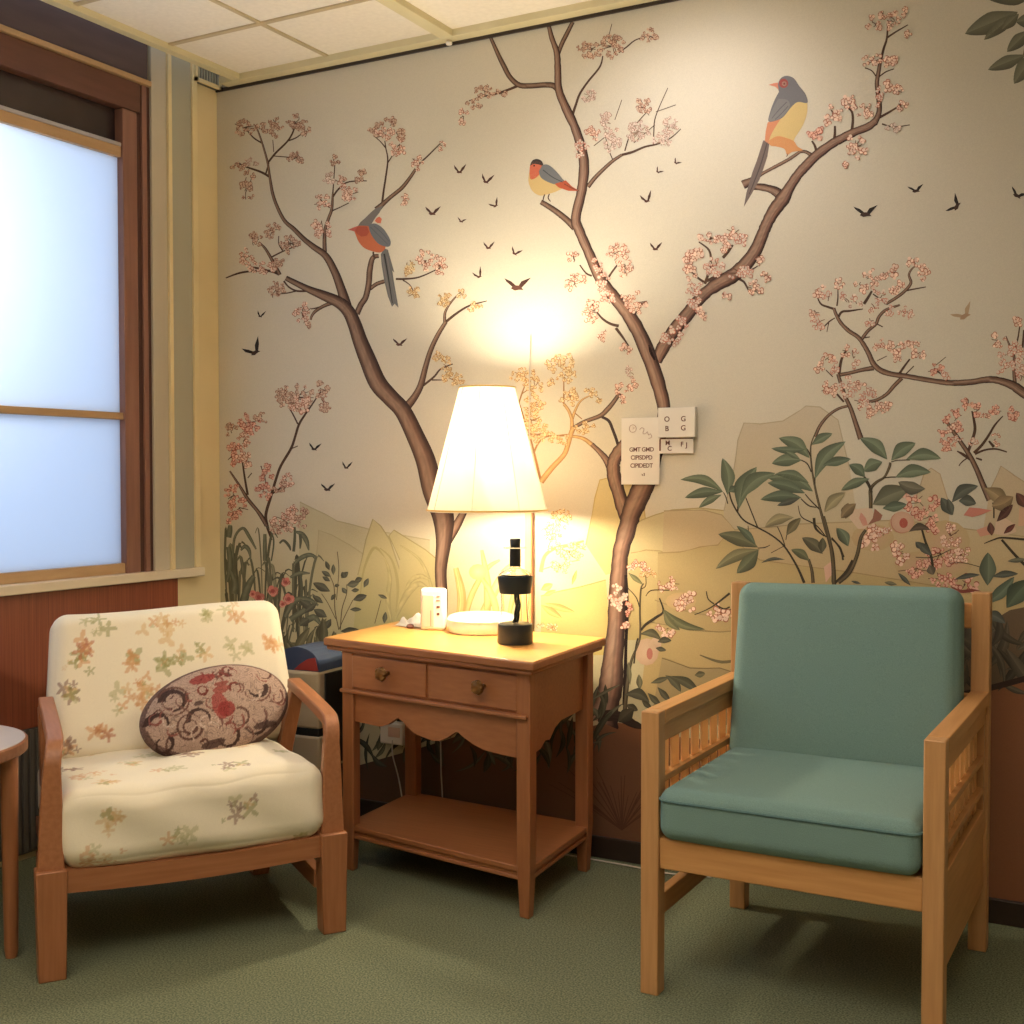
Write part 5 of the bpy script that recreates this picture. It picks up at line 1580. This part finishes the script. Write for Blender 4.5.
scallop(bil(LEG, .06, .03), bil(LEG, .94, .03), .016, .522, fp, 'apron')
scallop(bil(LEG, .975, .08), bil(LEG, .975, .92), .016, .640, sp_, 'side_panel')
scallop(bil(LEG, .025, .92), bil(LEG, .025, .08), .016, .640, sp_, 'side_panel')
scallop(bil(LEG, .94, .97), bil(LEG, .06, .97), .014, .640, lambda s: .47, 'back_panel')
bm = q4([bil(LEG, -.005, -.025), bil(LEG, .99, -.025), bil(LEG, .99, .05), bil(LEG, -.005, .05)], .521, .532)
bm_obj('drawer_ledge', bm, M['nswood_x'], nst, bevel=.003)
bm = q4([bil(LEG, .055, .012), bil(LEG, .945, .012), bil(LEG, .945, .10), bil(LEG, .055, .10)], .529, .640)
bm_obj('drawer_frame', bm, M['nswood_x'], nst)
for s0, s1, ks in ((.062, .478, .27), (.492, .940, .78)):
    bm = q4([bil(LEG, s0, -.004), bil(LEG, s1, -.004), bil(LEG, s1, .03), bil(LEG, s0, .03)], .538, .632)
    dr = bm_obj('drawer', bm, M['nswood_x'], nst, bevel=.003)
    kx, ky = bil(LEG, ks, -.006)
    bm = bmesh.new()
    add_lathe(bm, [(.005, 0), (.0045, .010), (.011, .016), (.015, .022), (.013, .028), (.006, .031)], 12)
    for k in range(5):
        a = k * 2 * PI / 5
        add_lathe(bm, [(.002, .018), (.005, .020), (.006, .025), (.003, .030)], 8, (.010 * math.cos(a), .010 * math.sin(a), 0))
    kn = bm_obj('drawer_knob', bm, M['knob'], dr, sm=True)
    kn.location = (kx - OX, ky - OY, .594)
    kn.rotation_euler = (PI / 2, 0, R(-8.6))
    kn.scale = (1.35, 1.35, 1.2)
# lower shelf with moulded edge
S4 = lambda e: [bil(LEG, -e, -e * 1.4), bil(LEG, 1 + e, -e * 1.4), bil(LEG, 1 + e, 1 + e), bil(LEG, -e, 1 + e)]
bm = q4(S4(-.006), .118, .134)
bm_obj('shelf', bm, M['nswood_x'], nst, bevel=.003)
bm = q4(S4(-.016), .106, .118)
q4(S4(-.010), .096, .107, bm)
bm_obj('shelf_edge', bm, M['nswood_x'], nst, bevel=.003)

# ------------------------------------------------------------------ things on the table
TZ = .6762
# glass bottle with dark collar, base and stopper
bt = empty('glass_bottle', (1.380, -.318, TZ))
tag(bt, 'clear glass bottle with dark base, dark collar and black stopper on the table', 'bottle')
k = 1.0
lathe('bottle_glass', [(.034, .004), (.0325, .060), (.029, .100), (.0305, .140), (.033, .170), (.034, .186), (.026, .194), (.012, .200), (.010, .212), (.008, .212), (.0095, .199), (.022, .191), (.031, .184), (.031, .170), (.0285, .140), (.027, .100), (.0305, .060), (.032, .006)], M['glass'], bt, 40)
lathe('bottle_base', [(.001, 0), (.0355, 0), (.037, .004), (.0365, .040), (.036, .052), (.033, .054), (.001, .054)], M['darkplastic'], bt, 40, cap=False)
lathe('collar', [(.0315, .134), (.0325, .134), (.0355, .160), (.0372, .176), (.0365, .180), (.0345, .180)], M['darkplastic'], bt, 40, cap=False)
lathe('stopper', [(.001, .205), (.0115, .205), (.0115, .252), (.001, .252)], M['black'], bt, 24, cap=False)
lathe('stopper_ring', [(.010, .252), (.024, .253), (.024, .256), (.010, .257)], M['glass'], bt, 24)
lathe('stopper', [(.001, .257), (.0105, .257), (.0115, .276), (.010, .279), (.001, .279)], M['black'], bt, 24, cap=False)
bm = bmesh.new()
for s in range(3):
    pts = [(.004 * math.cos(s * 2 + t * 5) + .006 * math.sin(3 * t), .004 * math.sin(s * 2 + t * 5), .056 + .084 * t) for t in [i / 14 for i in range(15)]]
    add_tube(bm, pts, .0028, 7)
bm_obj('filter_tube', bm, M['darkplastic'], bt, sm=True)
for ch in bt.children: ch.scale = (1.36, 1.36, 1.06)
# white box with buttons
bx = empty('plastic_box', (1.018, -.175, TZ), R(16))
tag(bx, 'small upright white plastic box with pinkish panel and tiny buttons on the table', 'box')
box('case', (-.046, -.020, 0), (.046, .020, .146), M['white'], bx, bevel=.012, seg=4)
box('display_panel', (-.036, -.0215, .012), (.006, -.019, .122), M['pinkbox'], bx, bevel=.001)
box('slot', (-.006, -.0222, .014), (-.003, -.0208, .070), M['inklight'], bx)
for z, w, h in ((.118, .012, .006), (.104, .014, .006), (.082, .012, .008), (.058, .010, .008)):
    box('button', (.022 - w / 2, -.0222, z - h / 2), (.022 + w / 2, -.0195, z + h / 2), M['inklight'] if z > .1 else M['ink'], bx, bevel=.0008)
for ch in bx.children: ch.scale = (.86, .86, .88)
# round white dish
ds = empty('round_container', (1.170, -.115 - .03, TZ))
tag(ds, 'low round white lidded container behind the glass bottle on the table', 'container')
lathe('container_body', [(.001, 0), (.094, 0), (.101, .006), (.104, .022), (.103, .034), (.001, .034)], M['whitegloss'], ds, 56, cap=False)
lathe('container_lid', [(.001, .034), (.104, .0345), (.105, .040), (.098, .050), (.085, .054), (.001, .055)], M['whitegloss'], ds, 56, cap=False)
# crumpled tissue
bm = bmesh.new()
rr = random.Random(4)
g = []
for i in range(19):
    row = []
    for j in range(15):
        u, v = i / 18, j / 14
        h = .004 + .030 * math.exp(-((u - .75) ** 2 + (v - .5) ** 2) / .05) + .014 * math.exp(-((u - .25) ** 2 + (v - .4) ** 2) / .03) + .009 * abs(math.sin(11 * u + 5 * v)) * math.sin(PI * v)
        row.append(bm.verts.new(((u - .5) * .11 + .006 * math.sin(9 * v), (v - .5) * .07 + .006 * math.sin(8 * u), h * math.sin(PI * min(1, .1 + v * .9)) * min(1, 6 * u, 6 * (1 - u)) + .0006)))
    g.append(row)
for i in range(18):
    for j in range(14): bm.faces.new((g[i][j], g[i + 1][j], g[i + 1][j + 1], g[i][j + 1]))
o = bm_obj('crumpled_tissue', bm, M['white'], None, sm=True)
o.modifiers.new('thick', 'SOLIDIFY').thickness = .0008
o.location = (.905, -.125, TZ + .0004)
tag(o, 'crumpled white tissue lying left of the small white box on the table', 'tissue')
o = lathe('candy_wrapper', [(.001, 0), (.010, .001), (.013, .006), (.009, .012), (.001, .014)], M['ink'], None, 12, (.935, -.180, TZ))
tag(o, 'tiny dark red-brown wrapped sweet beside the tissue on the table', 'sweet')

# ------------------------------------------------------------------ wall lamp
lp = empty('wall_lamp', (LX, LY, LZ0))
tag(lp, 'lit lamp with white tapered fabric shade on a slim brass arm from the wall', 'lamp')
n = 64
bm = bmesh.new()
r0, r1, hh = .174, .079, LZ1 - LZ0
A, B = [], []
for i in range(n):
    a = 2 * PI * i / n
    A.append(bm.verts.new((r0 * math.cos(a), r0 * math.sin(a), 0)))
    B.append(bm.verts.new((r1 * math.cos(a), r1 * math.sin(a), hh)))
for i in range(n): bm.faces.new((A[i], A[(i + 1) % n], B[(i + 1) % n], B[i]))
sh = bm_obj('lamp_shade', bm, M['shade'], lp, sm=True)
sm_ = sh.modifiers.new('thick', 'SOLIDIFY')
sm_.thickness = .0012
for rr_, z in ((r0 + .001, 0.004), (r1 + .001, hh - .003)):
    bm = bmesh.new()
    add_tube(bm, [(rr_ * math.cos(2 * PI * i / 48), rr_ * math.sin(2 * PI * i / 48), z) for i in range(49)], .0028, 6)
    bm_obj('shade_trim', bm, M['cordcover'], sh, sm=True)
bm = bmesh.new()
for k in range(8):
    a = 2 * PI * (k + .35) / 8
    add_tube(bm, [((r0 + .0012) * math.cos(a), (r0 + .0012) * math.sin(a), .002), ((r1 + .0012) * math.cos(a), (r1 + .0012) * math.sin(a), hh - .002)], .0010, 5)
bm_obj('shade_seam', bm, M['white'], sh, sm=True)
tube('lamp_arm', [(0, .256, .035), (0, .10, .035), (0, .012, .035), (0, 0, .045), (0, 0, .11)], .005, M['brass'], lp, 10)
bm = bmesh.new()
for k in range(3):
    a = 2 * PI * k / 3
    add_tube(bm, [(.0, 0, hh - .03), (r1 * math.cos(a), r1 * math.sin(a), hh - .004)], .0018, 6)
bm_obj('shade_spider', bm, M['brass'], lp, sm=True)
lathe('lamp_socket', [(.001, .10), (.014, .10), (.016, .12), (.012, .14), (.001, .142)], M['white'], lp, 20, cap=False)
tube('wall_rod', [(.0, .258, .03), (.0, .258, .53)], .0018, M['cable'], lp, 8)
# strip that carries the cable down the wall
bm = bmesh.new()
add_box(bm, (-.012, .250, -.37), (.010, .2625, .05))
cs = bm_obj('cable_cover', bm, M['cordcover'], lp, bevel=.002)
bm = bmesh.new()
add_box(bm, (.010, .252, -.37), (.0135, .2625, .05))
bm_obj('cable_cover_edge', bm, M['nswood_z'], lp)
bl.use_shadow = True

# ------------------------------------------------------------------ cards on the wall
def wall_sheet(name, x0, x1, z0, z1, y0, y1, mat, parent, bevel=.0006):
    return box(name, (x0, -y1, z0), (x1, -y0, z1), mat, parent, bevel=bevel)


nt_ = empty('notice_card', (1.629, 0, 1.22))
tag(nt_, 'upright white notice card with a scribbled drawing and brown text on the wall', 'notice')
wall_sheet('card', -.0605, .0605, -.098, .098, .0085, .0105, M['paper'], nt_)


def wtext(s, x, z, size, mat, parent, y=-.0107, sp=1.0):
    M4 = Matrix.Translation((x, y, z)) @ Matrix.Rotation(PI / 2, 4, 'X')
    return text_mesh('lettering', s, size, mat, parent, M4, sp)


for i, s in enumerate(('GMT GMD', 'CIPISDPD', 'CIPIDEDT')):
    wtext(s, .004, .004 - i * .0235, .0175, M['ink'], nt_, sp=.93)
wtext('v3', .010, -.069, .012, M['ink'], nt_)
bm = bmesh.new()
add_tube(bm, [(-.024 + .011 * math.cos(a), -.0109, .066 + .011 * math.sin(a)) for a in [i * PI / 9 for i in range(19)]], .0007, 5)
add_tube(bm, [(-.024, -.0109, .071), (-.018, -.0109, .068), (-.024, -.0109, .064)], .0007, 5)
add_tube(bm, catmull([(-.002, -.0109, .062), (.004, -.0109, .068), (.012, -.0109, .064), (.008, -.0109, .052), (.016, -.0109, .050), (.022, -.0109, .056), (.026, -.0109, .046), (.032, -.0109, .050), (.036, -.0109, .040), (.026, -.0109, .036)], 3), .0007, 5)
bm_obj('drawing', bm, M['inklight'], nt_)
sw = empty('wall_plate', (1.745, 0, 1.262))
tag(sw, 'square cream wall plate with four dark marks, right of the notice card', 'wall plate')
box('plate', (-.056, -.0235, -.004), (.057, -.0086, .082), M['white'], sw, bevel=.0015)
box('lower_plate', (-.056, -.012, -.050), (.048, -.0086, -.006), M['paper'], sw, bevel=.001)
bm = bmesh.new()
add_box(bm, (-.054, -.0125, -.0085), (.046, -.0118, -.0060))
add_box(bm, (-.056, -.0125, -.042), (-.051, -.0118, -.0085))
bm_obj('groove', bm, M['ink'], sw)
for s, x, z in (('O', -.028, .048), ('G', .022, .048), ('B', -.028, .021), ('G', .022, .022)):
    wtext(s, x, z, .021, M['ink'], sw, -.0238)
for s, x, z in (('M', -.030, -.020), ('C', -.024, -.036), ('F', .014, -.024), ('J', .028, -.026)):
    wtext(s, x, z, .019, M['ink'], sw, -.0124)

# ------------------------------------------------------------------ waste bin behind the chair
bn = empty('waste_bin', (.628, -.285, 0), R(4))
tag(bn, 'beige plastic bin with slate-blue domed lid between floral chair and side table', 'bin')
box('bin_body', (-.085, -.08, .37), (.085, .08, .547), M['binbody'], bn, bevel=.010, seg=3)
box('bin_base', (-.088, -.083, .24), (.088, .083, .349), M['binbody'], bn, bevel=.008, seg=3)
box('bin_band', (-.083, -.077, .345), (.083, .077, .373), M['black'], bn, bevel=.003)
box('bin_foot', (-.086, -.080, 0), (.086, .080, .242), M['black'], bn, bevel=.004)
bm = bmesh.new()
rows = []
for i in range(17):
    a = PI * i / 16
    x, z = -.082 * math.cos(a), .547 + .072 * math.sin(a) ** .75
    rows.append([bm.verts.new((x, y, z)) for y in (-.07, .07)])
for p_, q_ in zip(rows, rows[1:]): bm.faces.new((p_[0], q_[0], q_[1], p_[1]))
bm.faces.new([r_[0] for r_ in rows]); bm.faces.new([r_[1] for r_ in rows][::-1]); bm.faces.new((rows[0][0], rows[0][1], rows[-1][1], rows[-1][0]))
bm_obj('bin_lid', bm, M['blue'], bn)
bm = bmesh.new()
v = [(-.01, .5495), (.012, .568), (.04, .585), (.066, .590), (.078, .5495)]
a_ = [bm.verts.new((x, -.0725, z)) for x, z in v]
b_ = [bm.verts.new((x, -.069, z)) for x, z in v]
bm.faces.new(a_); bm.faces.new(b_[::-1])
for i in range(5): bm.faces.new((a_[i], b_[i], b_[(i + 1) % 5], a_[(i + 1) % 5]))
bm_obj('lid_flap', bm, M['red'], bn)
box('bin_side_strip', (.0855, -.05, .25), (.091, .05, .54), M['black'], bn, bevel=.002)

# ------------------------------------------------------------------ plug adapter with cables behind the table
pg = empty('plug_adapter', (.768, -.0085, .305))
tag(pg, 'white plug adapter in the wall under the side table', 'plug adapter')
box('adapter_body', (-.046, -.034, -.036), (.046, 0, .036), M['white'], pg, bevel=.006, seg=3)
box('socket_face', (-.012, -.0355, -.010), (.034, -.0335, .022), M['pinkbox'], pg, bevel=.001)
o = tube('power_cable', catmull([(.775, -.046, .285), (.782, -.055, .24), (.80, -.05, .17), (.815, -.05, .10), (.82, -.05, .05), (.83, -.06, .006), (.76, -.09, .004), (.72, -.20, .004)], 8), .0022, M['cable'], None, 6)
tag(o, 'thin white cable hanging from the plug adapter to the carpet', 'cable')
o = tube('power_cable', catmull([(.935, -.022, .60), (.94, -.022, .45), (.945, -.022, .30), (.95, -.022, .15), (.97, -.022, .03), (1.1, -.03, .004), (1.62, -.05, .004), (1.72, -.06, .004), (1.86, -.03, .004)], 8), .0022, M['cable'], None, 6)
tag(o, 'thin white cable running down behind the side table and along the baseboard', 'cable')

# ------------------------------------------------------------------ teal armchair
X0, X1, Y0, Y1 = 2.000, 2.600, -.815, -.205
tc_ = empty('armchair', ((X0 + X1) / 2, (Y0 + Y1) / 2, 0))
tag(tc_, 'square pale-wood armchair with teal cushions and lattice arm panels', 'armchair')
cx, cy = tc_.location.x, tc_.location.y
lw = .021


def L(x, y, z): return (x - cx, y - cy, z)


for x, y, h in ((X0, Y0, .630), (X1, Y0, .630), (X0, Y1, .868), (X1, Y1, .868)):
    box('leg', L(x - lw, y - lw, 0), L(x + lw, y + lw, h), M['beech_z'], tc_, bevel=.003)
for x in (X0, X1):
    box('armrest', L(x - lw, Y0 + lw, .600), L(x + lw, Y1 - lw, .630), M['beech_y'], tc_, bevel=.002)
    box('arm_rail', L(x - .014, Y0 + lw, .556), L(x + .014, Y1 - lw, .600), M['beech_y'], tc_, bevel=.002)
    box('side_rail', L(x - .014, Y0 + lw, .285), L(x + .014, Y1 - lw, .350), M['beech_y'], tc_, bevel=.002)
    lat = empty('lattice_panel', (0, 0, 0))
    lat.parent = tc_
    ys = [Y0 + lw + .018 + i * ((Y1 - Y0) - 2 * lw - .036) / 8 for i in range(9)]
    for i in range(8):
        a = ys[i] + .010
        b = ys[i + 1] - .010
        box('lattice_slat', L(x - .005, a, .350), L(x - .001, b, .556), M['slat'], lat)
    bm = bmesh.new()
    for zc in (.470, .395):
        add_box(bm, L(x - .012, Y0 + lw, zc - .008), L(x + .012, Y1 - lw, zc + .008))
    bm_obj('lattice_bar', bm, M['beech_y'], lat, bevel=.0015)
    box('arm_stile', L(x - .013, Y0 + lw, .350), L(x + .013, Y0 + lw + .016, .556), M['beech_z'], lat, bevel=.001)
    box('arm_stile', L(x - .013, Y1 - lw - .016, .350), L(x + .013, Y1 - lw, .556), M['beech_z'], lat, bevel=.001)
box('stretcher', L(X0 - .012, Y0 + lw, .165), L(X0 + .012, Y1 - lw, .212), M['beech_y'], tc_, bevel=.002)
box('side_board', L(X1 - .012, Y0 + lw, .150), L(X1 + .012, Y1 - lw, .286), M['beech_y'], tc_, bevel=.002)
box('front_rail', L(X0 + lw, Y0 - .014, .283), L(X1 - lw, Y0 + .012, .352), M['beech_x'], tc_, bevel=.003)
box('back_rail', L(X0 + lw, Y1 - .012, .283), L(X1 - lw, Y1 + .012, .352), M['beech_x'], tc_, bevel=.003)
box('back_rail', L(X0 + lw, Y1 - .012, .78), L(X1 - lw, Y1 + .012, .84), M['beech_x'], tc_, bevel=.003)
box('back_rail', L(X0 + lw, Y1 - .012, .56), L(X1 - lw, Y1 + .012, .62), M['beech_x'], tc_, bevel=.003)
box('seat_base', L(X0 + .012, Y0 + .012, .335), L(X1 - .012, Y1 - .012, .350), M['beech_x'], tc_)


def sagseat(x, y, z):
    z += -.010 * math.exp(-((x) ** 2 / .03 + (y) ** 2 / .03)) * (1 if z > 0 else 0)
    return x, y, z


o = cushion('seat_cushion', .552, .600, .112, M['teal'], tc_, res=90, rnd=.028, puff=.012, warp=sagseat)
o.location = L((X0 + X1) / 2, Y0 + .262, .410)
bm = bmesh.new()
zz = .030
hx, hy = .264, .288
hx, hy, cr_ = .276, .300, .026
pts = [(-hx, .20)] + [(-hx + cr_ - cr_ * math.cos(t_ * PI / 12), -hy + cr_ - cr_ * math.sin(t_ * PI / 12)) for t_ in range(7)] + [(hx - cr_ + cr_ * math.sin(t_ * PI / 12), -hy + cr_ - cr_ * math.cos(t_ * PI / 12)) for t_ in range(7)] + [(hx, .20)]
add_tube(bm, [(p_[0], p_[1], .031) for p_ in pts], .0034, 8)
o2 = bm_obj('seat_piping', bm, M['tealseam'], o, sm=True)
o = cushion('back_cushion', .548, .105, .450, M['teal'], tc_, res=90, rnd=.036, puff=.016, warp=lambda x, y, z: (x * (1 - .02 * z / .23), y, z + .004 * math.sin(5 * x)))
o.location = L((X0 + X1) / 2, Y1 - .108, .655)
o.rotation_euler = (R(-7), 0, 0)
